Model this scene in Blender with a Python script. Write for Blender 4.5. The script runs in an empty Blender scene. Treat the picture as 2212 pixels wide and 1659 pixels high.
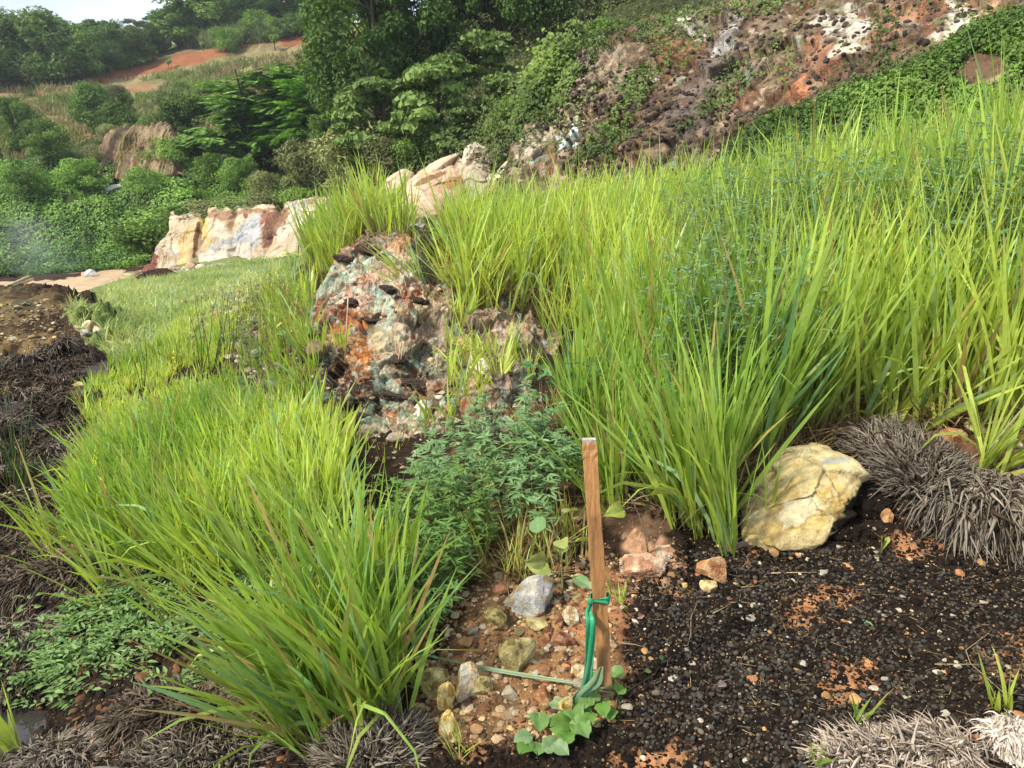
import bpy, math, random
import numpy as np
from mathutils import Vector
PI = math.pi
rad = math.radians
SC = bpy.context.scene
COL = SC.collection

# ------------------------------------------------------------------ camera, sky, sun, exposure
PITCH = rad(18.0); CZ = 1.55; FPX = 1661.0
cam_d = bpy.data.cameras.new('camera'); cam = bpy.data.objects.new('camera', cam_d); COL.objects.link(cam)
cam.location = (0, 0, CZ); cam.rotation_euler = (PI/2-PITCH, 0, 0)
cam_d.sensor_width = 36.0; cam_d.lens = 36.0*FPX/2212.0
cam_d.clip_start = 0.05; cam_d.clip_end = 2000.0
SC.camera = cam
SUN_DIR = Vector((-0.62, -0.30, 0.72)).normalized()      # towards the sun: left of and a little behind the camera
sun_d = bpy.data.lights.new('sun', 'SUN'); sun = bpy.data.objects.new('sun', sun_d); COL.objects.link(sun)
sun_d.energy = 4.7; sun_d.angle = rad(6.0); sun_d.color = (1.0, 0.92, 0.76)
sun.rotation_euler = (-SUN_DIR).to_track_quat('-Z', 'Y').to_euler(); sun.location = (0, 0, 60)
W = bpy.data.worlds.new('World'); SC.world = W; W.use_nodes = True
nt = W.node_tree; nt.nodes.clear()
sky = nt.nodes.new('ShaderNodeTexSky'); sky.sky_type = 'NISHITA'; sky.sun_disc = False
sky.sun_elevation = math.asin(SUN_DIR.z); sky.sun_rotation = math.atan2(SUN_DIR.x, SUN_DIR.y)
sky.air_density = 1.0; sky.dust_density = 3.0
cl = nt.nodes.new('ShaderNodeTexNoise'); cl.inputs['Scale'].default_value = 2.2; cl.inputs['Detail'].default_value = 6
tc = nt.nodes.new('ShaderNodeTexCoord'); mp = nt.nodes.new('ShaderNodeMapping'); mp.inputs['Scale'].default_value = (1, 1, 2.5)
nt.links.new(tc.outputs['Generated'], mp.inputs[0]); nt.links.new(mp.outputs[0], cl.inputs['Vector'])
crm = nt.nodes.new('ShaderNodeValToRGB'); crm.color_ramp.elements[0].position = 0.30; crm.color_ramp.elements[1].position = 0.56
nt.links.new(cl.outputs['Fac'], crm.inputs[0])
mx = nt.nodes.new('ShaderNodeMix'); mx.data_type = 'RGBA'
nt.links.new(crm.outputs[0], mx.inputs[0]); nt.links.new(sky.outputs[0], mx.inputs[6]); mx.inputs[7].default_value = (5.4, 5.95, 6.6, 1)
bg = nt.nodes.new('ShaderNodeBackground'); bg.inputs['Strength'].default_value = 0.15
wo = nt.nodes.new('ShaderNodeOutputWorld'); nt.links.new(mx.outputs[2], bg.inputs[0]); nt.links.new(bg.outputs[0], wo.inputs[0])
SC.view_settings.view_transform = 'Standard'; SC.view_settings.look = 'None'
SC.view_settings.exposure = 0.48; SC.view_settings.gamma = 1.0
SC.cycles.max_bounces = 7; SC.cycles.transparent_max_bounces = 8; SC.cycles.caustics_reflective = False; SC.cycles.caustics_refractive = False
SC.cycles.diffuse_bounces = 4; SC.cycles.volume_bounces = 0

# ------------------------------------------------------------------ small helpers
def A(*v): return np.array(v, dtype=np.float64)
def lin(r, g, b):
    c = np.array([r, g, b], float)/255.0
    return np.where(c <= 0.04045, c/12.92, ((c+0.055)/1.055)**2.4)
def nrm(v):
    return v/np.maximum(np.linalg.norm(v, axis=-1, keepdims=True), 1e-9)
def hash3(ix, iy, iz, seed):
    n = (ix*374761393 + iy*668265263 + iz*2147483647 + seed*1274126177) & 0xffffffff
    n = ((n ^ (n >> 13))*1274126177) & 0xffffffff
    n = ((n ^ (n >> 16))*2246822519) & 0xffffffff
    return ((n ^ (n >> 15)) & 0xffffff)/float(0xffffff)
def vnoise(p, seed=0):
    p = np.asarray(p, float); i = np.floor(p).astype(np.int64); f = p-i; f = f*f*f*(f*(f*6-15)+10)
    out = 0
    for dx in (0, 1):
        wx = f[..., 0] if dx else 1-f[..., 0]
        for dy in (0, 1):
            wy = f[..., 1] if dy else 1-f[..., 1]
            for dz in (0, 1):
                wz = f[..., 2] if dz else 1-f[..., 2]
                out = out + wx*wy*wz*hash3(i[..., 0]+dx, i[..., 1]+dy, i[..., 2]+dz, seed)
    return out*2-1
def fbm(p, scale, oct=4, seed=0, gain=0.5, ridge=False):
    p = np.asarray(p, float)/scale; a = 1.0; s = 0; t = 0
    for k in range(oct):
        n = vnoise(p*(2.03**k)+17.3*k, seed+k)
        if ridge: n = 1-2*np.abs(n)
        s = s+a*n; t += a; a *= gain
    return s/t
def fb2(x, y, scale, oct=4, seed=0, gain=0.5, ridge=False):
    return fbm(np.stack([x, y, np.zeros_like(x)+0.37], -1), scale, oct, seed, gain, ridge)
def sstep(a, b, x):
    t = np.clip((x-a)/(b-a), 0, 1); return t*t*(3-2*t)

def mk(name, V, F, mat, color=None, parent=None, smooth=True):
    """one mesh object; F: list of int arrays (n,3)/(n,4); color: (nv,3) linear own colour"""
    V = np.asarray(V, np.float32).reshape(-1, 3)
    F = [np.asarray(f, np.int32) for f in (F if isinstance(F, (list, tuple)) else [F]) if len(f)]
    me = bpy.data.meshes.new(name)
    me.vertices.add(len(V)); me.vertices.foreach_set('co', V.ravel())
    loops = np.concatenate([f.ravel() for f in F]); tot = np.concatenate([np.full(len(f), f.shape[1], np.int32) for f in F])
    st = np.concatenate([[0], np.cumsum(tot)[:-1]]).astype(np.int32)
    me.loops.add(len(loops)); me.loops.foreach_set('vertex_index', loops)
    me.polygons.add(len(tot)); me.polygons.foreach_set('loop_start', st); me.polygons.foreach_set('loop_total', tot)
    me.polygons.foreach_set('use_smooth', np.full(len(tot), bool(smooth)))
    me.update(calc_edges=True)
    if color is not None:
        c = np.ones((len(V), 4), np.float32); c[:, :3] = np.broadcast_to(color, (len(V), 3))
        ca = me.color_attributes.new('Col', 'FLOAT_COLOR', 'POINT'); ca.data.foreach_set('color', c.ravel())
    me.materials.append(mat)
    o = bpy.data.objects.new(name, me); COL.objects.link(o)
    if parent is not None: o.parent = parent
    return o
def empty(name, loc=(0, 0, 0), rz=0.0):
    o = bpy.data.objects.new(name, None); COL.objects.link(o); o.location = loc; o.rotation_euler = (0, 0, rz); o.empty_display_size = 0.1
    return o
def tag(o, label=None, cat=None, group=None, kind=None):
    if label: o['label'] = label
    if cat: o['category'] = cat
    if group: o['group'] = group
    if kind: o['kind'] = kind
    return o
class Acc:
    """collects vertices, faces and colours of ONE mesh"""
    def __init__(s): s.V = []; s.F = []; s.C = []; s.n = 0
    def add(s, V, F, C):
        V = np.asarray(V, float).reshape(-1, 3)
        for f in (F if isinstance(F, (list, tuple)) else [F]):
            if len(f): s.F.append(np.asarray(f)+s.n)
        s.V.append(V); s.C.append(np.broadcast_to(np.asarray(C, float), V.shape)); s.n += len(V)
    def build(s, name, mat, parent=None, smooth=True, origin=None):
        V = np.concatenate(s.V); C = np.concatenate(s.C)
        q = [f for f in s.F if f.shape[1] == 4]; t = [f for f in s.F if f.shape[1] == 3]
        F = ([np.concatenate(q)] if q else [])+([np.concatenate(t)] if t else [])
        if origin is not None: V = V-np.asarray(origin, float)
        o = mk(name, V, F, mat, C, parent, smooth)
        if origin is not None and parent is None: o.location = origin
        return o

# ------------------------------------------------------------------ photograph geometry (2212 px wide coordinates) <-> world
cP, sP = math.cos(PITCH), math.sin(PITCH)
def ray(px, py):
    u = (np.asarray(px, float)-1106.0)/FPX; v = (829.5-np.asarray(py, float))/FPX
    return np.stack([u, cP+v*sP, -sP+v*cP], -1)
def at(px, py, d):
    """the point on that line of sight which lies d metres forward of the camera"""
    r = ray(px, py); k = np.asarray(d, float)/r[..., 1]
    return r*k[..., None]+A(0, 0, CZ)
def proj(P):
    P = np.asarray(P, float); q = P-A(0, 0, CZ)
    dep = q[..., 1]*cP-q[..., 2]*sP; up = q[..., 1]*sP+q[..., 2]*cP
    dep = np.maximum(dep, 1e-3)
    return q[..., 0]/dep*FPX+1106.0, 829.5-up/dep*FPX, dep
def inpoly(x, y, poly):
    x = np.asarray(x); y = np.asarray(y); r = np.zeros(x.shape, bool); n = len(poly)
    for i in range(n):
        x1, y1 = poly[i]; x2, y2 = poly[(i+1) % n]
        c = ((y1 > y) != (y2 > y)) & (x < (x2-x1)*(y-y1)/((y2-y1) if y2 != y1 else 1e-9)+x1)
        r ^= c
    return r

# ------------------------------------------------------------------ the terrain: survey points read off the slope
TP = [ # (px, py, forward distance)
 # black foreground
 (1310,1490,1.87),(1310,1659,1.60),(1800,1659,1.57),(2212,1659,1.55),(2212,1300,2.22),(1800,1300,2.24),(1500,1180,2.52),(900,1659,1.66),
 (1740,1150,2.63),(2100,1130,2.55),(2212,1000,2.75),(1530,1130,2.70),(1900,900,3.25),(2500,1300,2.15),(2600,900,2.7),(2700,1600,1.5),
 # left bottom, ditch
 (50,1600,2.06),(400,1600,1.93),(650,1600,1.82),(50,1400,2.48),(50,1200,3.05),(60,1000,3.95),(60,860,5.1),(-400,1400,2.6),(-400,1000,4.1),(-500,1700,2.0),
 (180,1130,3.35),(150,960,4.3),(170,860,5.0),
 (100,740,6.8),(150,650,8.2),(0,700,7.6),(-300,760,6.9),(30,800,6.0),
 # under the left grass
 (400,1250,2.72),(800,1550,1.90),(650,1100,3.05),(400,900,4.4),(300,750,6.3),(600,1350,2.35),(250,1350,2.52),(520,1000,3.6),(620,900,4.0),(560,780,4.9),
 (500,690,6.2),(460,640,7.6),(640,700,5.3),(620,600,6.4),
 # outcrop and middle
 (850,950,3.60),(870,510,5.25),(760,540,5.6),(930,560,5.2),(700,700,4.65),(720,600,5.4),(800,700,4.45),(850,820,4.0),(760,900,3.9),(900,640,4.75),
 (1030,650,5.0),(1000,750,4.30),(920,890,3.75),(1000,1050,3.10),(1180,880,3.80),(1300,1080,2.90),(1140,1250,2.42),(950,1250,2.5),(1000,1450,2.02),(880,1480,2.0),
 (1200,1400,2.08),(1390,1220,2.45),(1180,1000,3.2),(1180,700,4.75),
 # right slope and its crest
 (1300,720,4.65),(1500,700,4.75),(1700,700,4.3),(2100,700,3.75),(1600,900,3.4),(1400,900,3.55),(1350,600,5.6),(1700,560,5.4),(2500,700,3.2),
 (2100,525,4.5),(1800,530,5.4),(1500,530,6.4),(1250,560,6.3),(1000,560,6.0),(2400,500,4.0),(2800,450,3.6),
 (700,555,6.0),(640,560,6.6),
 # terrace on the left
 (350,650,9.6),(250,690,8.6),(450,600,13.5),(560,565,16.0),(300,620,12.5),(200,650,9.6),
 # track and what lies beyond
 (150,612,22.0),(0,625,21.0),(0,650,18.0),(100,640,15.5),(200,635,12.5),(300,592,22.5),(330,583,25.0),(420,575,22.0),(480,560,22.5),(0,600,26.0),(-500,640,18.0),(-500,600,26.0),(180,592,25.5),
 # vine slope, hillside
 (300,480,31.0),(0,500,31.0),(0,400,36.0),(450,430,31.5),(600,436,29.5),(150,440,34.0),(330,380,36.0),(480,330,40.0),(300,355,39.0),(300,290,42.5),(100,320,42.0),(0,300,45.0),
 (-500,480,31.0),(-500,300,44.0),(0,225,58.0),(300,215,60.0),(150,250,53.0),(500,260,50.0),(0,192,66.0),(230,155,70.0),(350,125,72.0),(450,95,73.0),(600,80,72.0),(740,80,68.0),
 (450,180,62.0),(620,170,60.0),(720,150,55.0),(740,250,42.0),(640,350,38.0),(700,400,31.0),(-500,180,66.0),
 # behind the centre trees
 (800,380,25.0),(900,300,25.0),(820,250,30.0),(1100,250,22.0),(1000,340,20.0),(1080,340,17.0),(850,400,21.5),(1000,180,27.0),(1280,60,21.0),(1150,120,25.0),(850,100,40.0),(1000,40,38.0),
 (1420,30,20.0),(1600,-15,18.5),(1900,-80,17.0),(2212,-120,15.5),(2700,-150,14.0),
]
TW = [ # (x, y, z): ground one cannot see - the fall behind the crest, the foot of the cliff, the land behind the ridges
 (0.0,0.6,-0.03),(1.0,0.5,0.05),(-0.8,0.5,-0.2),(0.8,0.6,0.1),(-0.5,0.75,-0.12),
 (-1.2,9.0,-0.3),(0.6,9.0,-0.2),(2.5,8.5,0.1),(4.5,7.5,0.4),(6.5,6.0,0.8),(-1.0,12.5,-0.6),(1.0,12.0,0.2),(3.2,11.0,0.8),(6.0,9.2,1.4),(9,7.5,1.8),
 (-3.2,12.0,-0.75),(-3.0,17.0,-0.9),(-1.5,17.5,-0.5),(-6,20.0,-2.0),(-5.5,23.5,-1.3),(-0.5,15.5,0.1),
 (-70,95,8.5),(-45,95,10),(-15,95,13),(10,60,12),(40,60,14),(30,30,9),(20,20,5.5),(30,95,17),(-110,150,10),(-50,150,13),(0,150,20),(80,150,22),(60,80,18),(-90,85,6),
 (14,14,4.4),(12,35,9),
]
cp = np.concatenate([at(*np.array(TP, float).T), np.array(TW, float)])
def par(x, y): return x/y*1.6, np.log(y)
pc = np.stack(par(cp[:, 0], cp[:, 1]), -1)
def rphi(d): return np.sqrt(d*d+0.04**2)
sc_y = cp[:, 1]
K = rphi(np.linalg.norm(pc[:, None]-pc[None], axis=-1)); K[np.arange(len(pc)), np.arange(len(pc))] += -0.012
Pm = np.concatenate([np.ones((len(pc), 1)), pc], 1); n_ = len(pc)
Ms = np.block([[K, Pm], [Pm.T, np.zeros((3, 3))]])
# interpolate the elevation angle (z-CZ)/y, which keeps near and far ground in one scale
rhs = np.concatenate([(cp[:, 2]-CZ)/cp[:, 1], np.zeros(3)])
wts = np.linalg.solve(Ms, rhs)
def h0(x, y):
    sh = x.shape; a, b = par(x.ravel(), y.ravel()); out = np.empty(a.shape)
    for i in range(0, len(a), 40000):
        q = np.stack([a[i:i+40000], b[i:i+40000]], -1)
        d = rphi(np.sqrt((q[:, None, 0]-pc[None, :, 0])**2+(q[:, None, 1]-pc[None, :, 1])**2))
        out[i:i+40000] = d@wts[:n_]+wts[n_]+q@wts[n_+1:]
    return (out*y.ravel()+CZ).reshape(sh)
NS, NR = 820, 1080
S_ = np.linspace(-1.35, 1.35, NS); L_ = np.linspace(math.log(0.62), math.log(165.0), NR)
# coarse evaluation then fine noise
cs, cl_ = np.linspace(-1.35, 1.35, 206), np.linspace(L_[0], L_[-1], 271)
Yc = np.exp(cl_)[:, None]+0*cs[None]; Hc = h0(cs[None]*Yc, Yc)
def bil(G, s, l, s0, s1, l0, l1):
    nr, ns = G.shape[:2]
    a = np.clip((s-s0)/(s1-s0)*(ns-1), 0, ns-1.001); b = np.clip((l-l0)/(l1-l0)*(nr-1), 0, nr-1.001)
    i = a.astype(int); j = b.astype(int); fa = a-i; fb = b-j
    if G.ndim == 3: fa = fa[..., None]; fb = fb[..., None]
    return (G[j, i]*(1-fa)+G[j, i+1]*fa)*(1-fb)+(G[j+1, i]*(1-fa)+G[j+1, i+1]*fa)*fb
SG, LG = np.meshgrid(S_, L_)
GY = np.exp(LG); GX = SG*GY
GZ = bil(Hc, SG, LG, -1.35, 1.35, L_[0], L_[-1])
gpx, gpy, _ = proj(np.stack([GX, GY, GZ], -1))
# roughness
near = 1-sstep(7, 12, GY)
GZ += near*(0.030*fb2(GX, GY, 0.35, 4, 3)+0.010*fb2(GX, GY, 0.07, 3, 9)+0.004*fb2(GX, GY, 0.02, 2, 19))
mid = sstep(7, 12, GY)*(1-sstep(22, 28, GY))
GZ += mid*0.08*fb2(GX, GY, 0.9, 4, 23)
road_m = np.exp(-((GY-23.5)/2.5)**2)*(gpx < 700)
GZ = GZ*1.0
vm = sstep(25.5, 28, GY)*(1-sstep(41, 47, GY))
GZ += vm*(1.5*np.maximum(-.3, fb2(GX+.6*GY, GY*0.55, 2.6, 3, 31)*1.3)+0.45*fb2(GX, GY*.7, 0.9, 2, 37))
fm = sstep(41, 47, GY)
GZ += fm*(0.9*fb2(GX, GY, 6, 4, 41)+0.12*fb2(GX, GY, 1.2, 3, 43))
# stony ground left of the stake
def blob(px, py, rx, ry, dmax=60, dmin=0, warp=0.35, ws=0.12):
    d = np.sqrt(((gpx-px)/rx)**2+((gpy-py)/ry)**2)
    k = (d < 2.2) & (GY < dmax) & (GY > dmin); out = np.zeros_like(GZ)
    if k.any():
        x, y = GX[k], GY[k]; m = 1-sstep(0.70, 1.12, d[k]+(fb2(x, y, ws, 4, int(px) % 97)*1.6+0.5*fb2(x, y, ws*.22, 3, int(py) % 97))*warp)
        out[k] = m
    return out
GZ += blob(1130,1420,240,150, 3)*(0.030*fb2(GX, GY, 0.10, 3, 77, ridge=True)+0.014*fb2(GX, GY, 0.03, 3, 78))
GZ += blob(1400,1210,90,90, 3)*(0.03+0.020*fb2(GX, GY, 0.05, 3, 79, ridge=True))
GZ += blob(60,715,170,80, 11, 4.8)*(0.10+0.16*fb2(GX, GY, .55, 4, 81, ridge=True))
GZ -= blob(20,1555,150,80, 3)*0.035
def gh(x, y):
    x = np.asarray(x, float); y = np.asarray(y, float)
    return bil(GZ, x/y, np.log(y), -1.35, 1.35, L_[0], L_[-1])
def gnorm(x, y, e=None):
    e = 0.01*y if e is None else e
    dx = (gh(x+e, y)-gh(x-e, y))/(2*e); dy = (gh(x, y+e)-gh(x, y-e))/(2*e)
    return nrm(np.stack([-dx, -dy, np.ones_like(dx)], -1))
def pick(px, py, dmin=0.7, dmax=150):
    """where the line of sight through (px,py) first meets the ground"""
    r = ray(px, py); ys = np.exp(np.linspace(math.log(dmin), math.log(dmax), 1500))
    xs = r[0]/r[1]*ys; zs = CZ+r[2]/r[1]*ys
    below = zs < gh(xs, ys)
    i = int(np.argmax(below)) if below.any() else len(ys)-1
    return A(xs[i], ys[i], gh(xs[i], ys[i]))
def scatter(n, poly, dmin, dmax, seed, mean_area=True):
    """random ground points whose picture position lies in poly (true areal density)"""
    g = np.random.default_rng(seed); P = []; got = 0
    xs = [p[0] for p in poly]; s0 = (min(xs)-1106)/FPX*1.25-0.1; s1 = (max(xs)-1106)/FPX*1.25+0.1
    s0, s1 = max(s0, -1.3), min(s1, 1.3)
    for _ in range(400):
        m = 40000
        y = np.sqrt(dmin**2+g.random(m)*(dmax**2-dmin**2)); s = g.uniform(s0, s1, m); x = s*y
        z = gh(x, y); u, v, _d = proj(np.stack([x, y, z], -1))
        k = inpoly(u, v, poly); P.append(np.stack([x[k], y[k], z[k]], -1)); got += k.sum()
        if got >= n: break
    return np.concatenate(P)[:n]

# ------------------------------------------------------------------ materials
def mat_new(name):
    m = bpy.data.materials.new(name); m.use_nodes = True; n = m.node_tree; n.nodes.clear()
    return m, n
def N(n, t, **kw):
    x = n.nodes.new(t)
    for k, v in kw.items(): x.inputs[k].default_value = v
    return x
def mat_leaf(name, trans=0.35, rough=0.5, spec=0.3, var=0.25, vscale=60.0, per=0.0):
    m, n = mat_new(name)
    at_ = n.nodes.new('ShaderNodeAttribute'); at_.attribute_name = 'Col'
    co = n.nodes.new('ShaderNodeTexCoord'); ns = N(n, 'ShaderNodeTexNoise', Scale=vscale, Detail=3.0)
    n.links.new(co.outputs['Object'], ns.inputs['Vector'])
    mr = N(n, 'ShaderNodeMapRange'); mr.inputs[1].default_value = 0.3; mr.inputs[2].default_value = 0.7; mr.inputs[3].default_value = 1-var; mr.inputs[4].default_value = 1+var
    n.links.new(ns.outputs['Fac'], mr.inputs[0])
    vm_ = n.nodes.new('ShaderNodeVectorMath'); vm_.operation = 'SCALE'
    n.links.new(at_.outputs['Color'], vm_.inputs[0]); n.links.new(mr.outputs[0], vm_.inputs['Scale'])
    if per > 0:      # each plant a little lighter or darker than its neighbours
        oi = n.nodes.new('ShaderNodeObjectInfo'); m2 = n.nodes.new('ShaderNodeMapRange'); m2.inputs[3].default_value = 1-per; m2.inputs[4].default_value = 1+per; n.links.new(oi.outputs['Random'], m2.inputs[0])
        m3 = n.nodes.new('ShaderNodeMath'); m3.operation = 'MULTIPLY'; n.links.new(mr.outputs[0], m3.inputs[0]); n.links.new(m2.outputs[0], m3.inputs[1]); n.links.new(m3.outputs[0], vm_.inputs['Scale'])
    pb = N(n, 'ShaderNodeBsdfPrincipled', Roughness=rough); pb.inputs['Specular IOR Level'].default_value = spec
    tr = n.nodes.new('ShaderNodeBsdfTranslucent')
    n.links.new(vm_.outputs[0], pb.inputs['Base Color'])
    hs = N(n, 'ShaderNodeHueSaturation', Hue=0.49, Saturation=1.15, Value=1.25); n.links.new(vm_.outputs[0], hs.inputs['Color']); n.links.new(hs.outputs[0], tr.inputs[0])
    mxs = n.nodes.new('ShaderNodeMixShader'); mxs.inputs[0].default_value = trans
    n.links.new(pb.outputs[0], mxs.inputs[1]); n.links.new(tr.outputs[0], mxs.inputs[2])
    o = n.nodes.new('ShaderNodeOutputMaterial'); n.links.new(mxs.outputs[0], o.inputs[0])
    return m
def mat_rough(name, scale=30.0, var=0.35, bump=0.5, bdist=0.01, rough=0.9, spec=0.15, speck=0.0, speckc=(0.5, 0.4, 0.25), fine=6.0, stretch=(1, 1, 1)):
    """own colour from 'Col', mottled by noise at two sizes, with bump"""
    m, n = mat_new(name)
    at_ = n.nodes.new('ShaderNodeAttribute'); at_.attribute_name = 'Col'
    co = n.nodes.new('ShaderNodeTexCoord'); mp_ = n.nodes.new('ShaderNodeMapping'); mp_.inputs['Scale'].default_value = stretch
    n.links.new(co.outputs['Object'], mp_.inputs[0])
    a = N(n, 'ShaderNodeTexNoise', Scale=scale, Detail=8.0, Roughness=0.65); b = N(n, 'ShaderNodeTexNoise', Scale=scale*fine, Detail=4.0, Roughness=0.7)
    n.links.new(mp_.outputs[0], a.inputs['Vector']); n.links.new(mp_.outputs[0], b.inputs['Vector'])
    ad = n.nodes.new('ShaderNodeMath'); ad.operation = 'MULTIPLY_ADD'; ad.inputs[1].default_value = 0.6
    n.links.new(b.outputs['Fac'], ad.inputs[0]); n.links.new(a.outputs['Fac'], ad.inputs[2])
    mr = n.nodes.new('ShaderNodeMapRange'); mr.inputs[1].default_value = 0.5; mr.inputs[2].default_value = 1.1; mr.inputs[3].default_value = 1-var; mr.inputs[4].default_value = 1+var
    n.links.new(ad.outputs[0], mr.inputs[0])
    vm_ = n.nodes.new('ShaderNodeVectorMath'); vm_.operation = 'SCALE'
    n.links.new(at_.outputs['Color'], vm_.inputs[0]); n.links.new(mr.outputs[0], vm_.inputs['Scale'])
    colout = vm_.outputs[0]
    if speck > 0:
        vo = N(n, 'ShaderNodeTexVoronoi', Scale=scale*4.0); n.links.new(mp_.outputs[0], vo.inputs['Vector'])
        sp = n.nodes.new('ShaderNodeSeparateColor'); n.links.new(vo.outputs['Color'], sp.inputs[0])
        g = n.nodes.new('ShaderNodeMath'); g.operation = 'GREATER_THAN'; g.inputs[1].default_value = 1-speck; n.links.new(sp.outputs[0], g.inputs[0])
        l_ = n.nodes.new('ShaderNodeMath'); l_.operation = 'LESS_THAN'; l_.inputs[1].default_value = 0.42; n.links.new(vo.outputs['Distance'], l_.inputs[0])
        mu = n.nodes.new('ShaderNodeMath'); mu.operation = 'MULTIPLY'; n.links.new(g.outputs[0], mu.inputs[0]); n.links.new(l_.outputs[0], mu.inputs[1])
        mi = n.nodes.new('ShaderNodeMix'); mi.data_type = 'RGBA'; n.links.new(mu.outputs[0], mi.inputs[0]); n.links.new(colout, mi.inputs[6]); mi.inputs[7].default_value = (*speckc, 1)
        colout = mi.outputs[2]
    pb = N(n, 'ShaderNodeBsdfPrincipled', Roughness=rough); pb.inputs['Specular IOR Level'].default_value = spec
    n.links.new(colout, pb.inputs['Base Color'])
    bu = n.nodes.new('ShaderNodeBump'); bu.inputs['Strength'].default_value = bump; bu.inputs['Distance'].default_value = bdist
    n.links.new(ad.outputs[0], bu.inputs['Height']); n.links.new(bu.outputs[0], pb.inputs['Normal'])
    o = n.nodes.new('ShaderNodeOutputMaterial'); n.links.new(pb.outputs[0], o.inputs[0])
    return m
M = {
 'soil': mat_rough('soil', 26, 0.55, 0.9, 0.012, 0.95, 0.1, speck=0.05, speckc=(0.30, 0.20, 0.10)),
 'hill': mat_rough('hill_earth', 1.2, 0.4, 0.8, 0.12, 0.95, 0.1),
 'rock': mat_rough('rock', 30, 0.50, 1.0, 0.010, 0.9, 0.15),
 'outcrop': mat_rough('outcrop_rock', 14, 0.45, 1.0, 0.02, 0.85, 0.25),
 'cliff': mat_rough('cliff_rock', 2.6, 0.45, 1.0, 0.12, 0.9, 0.2),
 'pebble': mat_rough('pebble_stone', 60, 0.4, 0.4, 0.002, 0.9, 0.12),
 'fibre': mat_rough('fibre', 80, 0.3, 0.3, 0.002, 0.9, 0.1),
 'bark': mat_rough('bark', 18, 0.35, 0.6, 0.02, 0.9, 0.1),
 'wood': mat_rough('wood', 9, 0.60, 0.5, 0.0015, 0.62, 0.3, stretch=(9, 9, 0.8)),
 'dry': mat_leaf('dry_leaf', 0.2, 0.7, 0.15, 0.3, 40),
 'grass': mat_leaf('grass_blade', 0.42, 0.42, 0.38, 0.10, 30),
 'herb': mat_leaf('herb_leaf', 0.30, 0.50, 0.30, 0.15, 60),
 'vine': mat_leaf('vine_leaf', 0.22, 0.55, 0.22, 0.30, 0.7),
 'tree': mat_leaf('tree_leaf', 0.22, 0.55, 0.18, 0.30, 1.6, per=.32),
 'ribbon': mat_leaf('ribbon_plastic', 0.35, 0.38, 0.45, 0.08, 25),
}
# ------------------------------------------------------------------ shape generators
def blades(base, az, tilt, curve, L, Wd, cb, ct, g, nseg=5, twist=0.9, wprof=None, fold=0.0):
    """tapering ribbons: base (n,3); az lean heading; tilt from vertical at root; curve added to the tip"""
    n = len(base); t = np.linspace(0, 1, nseg+1)
    th = tilt[:, None]+curve[:, None]*(t[None]**1.5)
    thm = 0.5*(th[:, 1:]+th[:, :-1]); seg = (L/nseg)[:, None]
    H = np.concatenate([np.zeros((n, 1)), np.cumsum(np.sin(thm)*seg, 1)], 1); Z = np.concatenate([np.zeros((n, 1)), np.cumsum(np.cos(thm)*seg, 1)], 1)
    ca, sa = np.cos(az)[:, None], np.sin(az)[:, None]
    P = np.stack([H*ca, H*sa, Z], -1)+base[:, None]
    side = np.stack([-sa+0*H, ca+0*H, 0*H], -1)
    nor = np.stack([np.cos(th)*ca, np.cos(th)*sa, -np.sin(th)], -1)
    ps = g.normal(0, twist, n)[:, None]+g.normal(0, 0.5, n)[:, None]*t[None]
    wd = side*np.cos(ps)[..., None]+nor*np.sin(ps)[..., None]
    if wprof is None: wprof = np.array([0.35, 0.85, 1.0, 0.85, 0.55, 0.04]) if nseg == 5 else np.interp(t, [0, .2, .4, .6, .8, 1], [0.35, 0.85, 1.0, 0.85, 0.55, 0.04])
    w = (Wd[:, None]*wprof[None])[..., None]*0.5
    V = np.stack([P-wd*w, P+wd*w], 2).reshape(n, -1, 3)          # n,(nseg+1)*2
    b = (np.arange(n)*(2*(nseg+1)))[:, None]+2*np.arange(nseg)[None]
    F = np.stack([b, b+1, b+3, b+2], -1).reshape(-1, 4)
    C = cb[:, None]*(1-t[None, :, None])+ct[:, None]*t[None, :, None]
    C = np.repeat(C, 2, axis=1)
    return V.reshape(-1, 3), F, C.reshape(-1, 3)

def leaves(c, d, up, L, Wd, col, fold=0.15, w1=0.8, w2=0.9, droop=0.15):
    """leaf blades with a midrib: c base, d heading, up approx normal"""
    n = len(c); d = nrm(d); s = nrm(np.cross(d, up)); u = np.cross(s, d)
    L = np.broadcast_to(L, n)[:, None]; Wd = np.broadcast_to(Wd, n)[:, None]
    def m(t): return c+d*L*t-u*L*droop*t*t
    ms = [m(0.0), m(0.33), m(0.68), m(1.0)]
    l1 = ms[1]-s*Wd*0.5*w1+u*Wd*fold; l2 = ms[2]-s*Wd*0.5*w2+u*Wd*fold
    r1 = ms[1]+s*Wd*0.5*w1+u*Wd*fold; r2 = ms[2]+s*Wd*0.5*w2+u*Wd*fold
    V = np.stack(ms+[l1, l2, r1, r2], 1)
    b = (np.arange(n)*8)[:, None]
    Q = np.concatenate([b+np.array([[1, 2, 5, 4]]), b+np.array([[2, 1, 6, 7]])])
    T = np.concatenate([b+np.array([[0, 1, 4]]), b+np.array([[2, 3, 5]]), b+np.array([[1, 0, 6]]), b+np.array([[3, 2, 7]])])
    return V.reshape(-1, 3), [Q, T], np.repeat(np.broadcast_to(col, (n, 3)), 8, axis=0)

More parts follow.
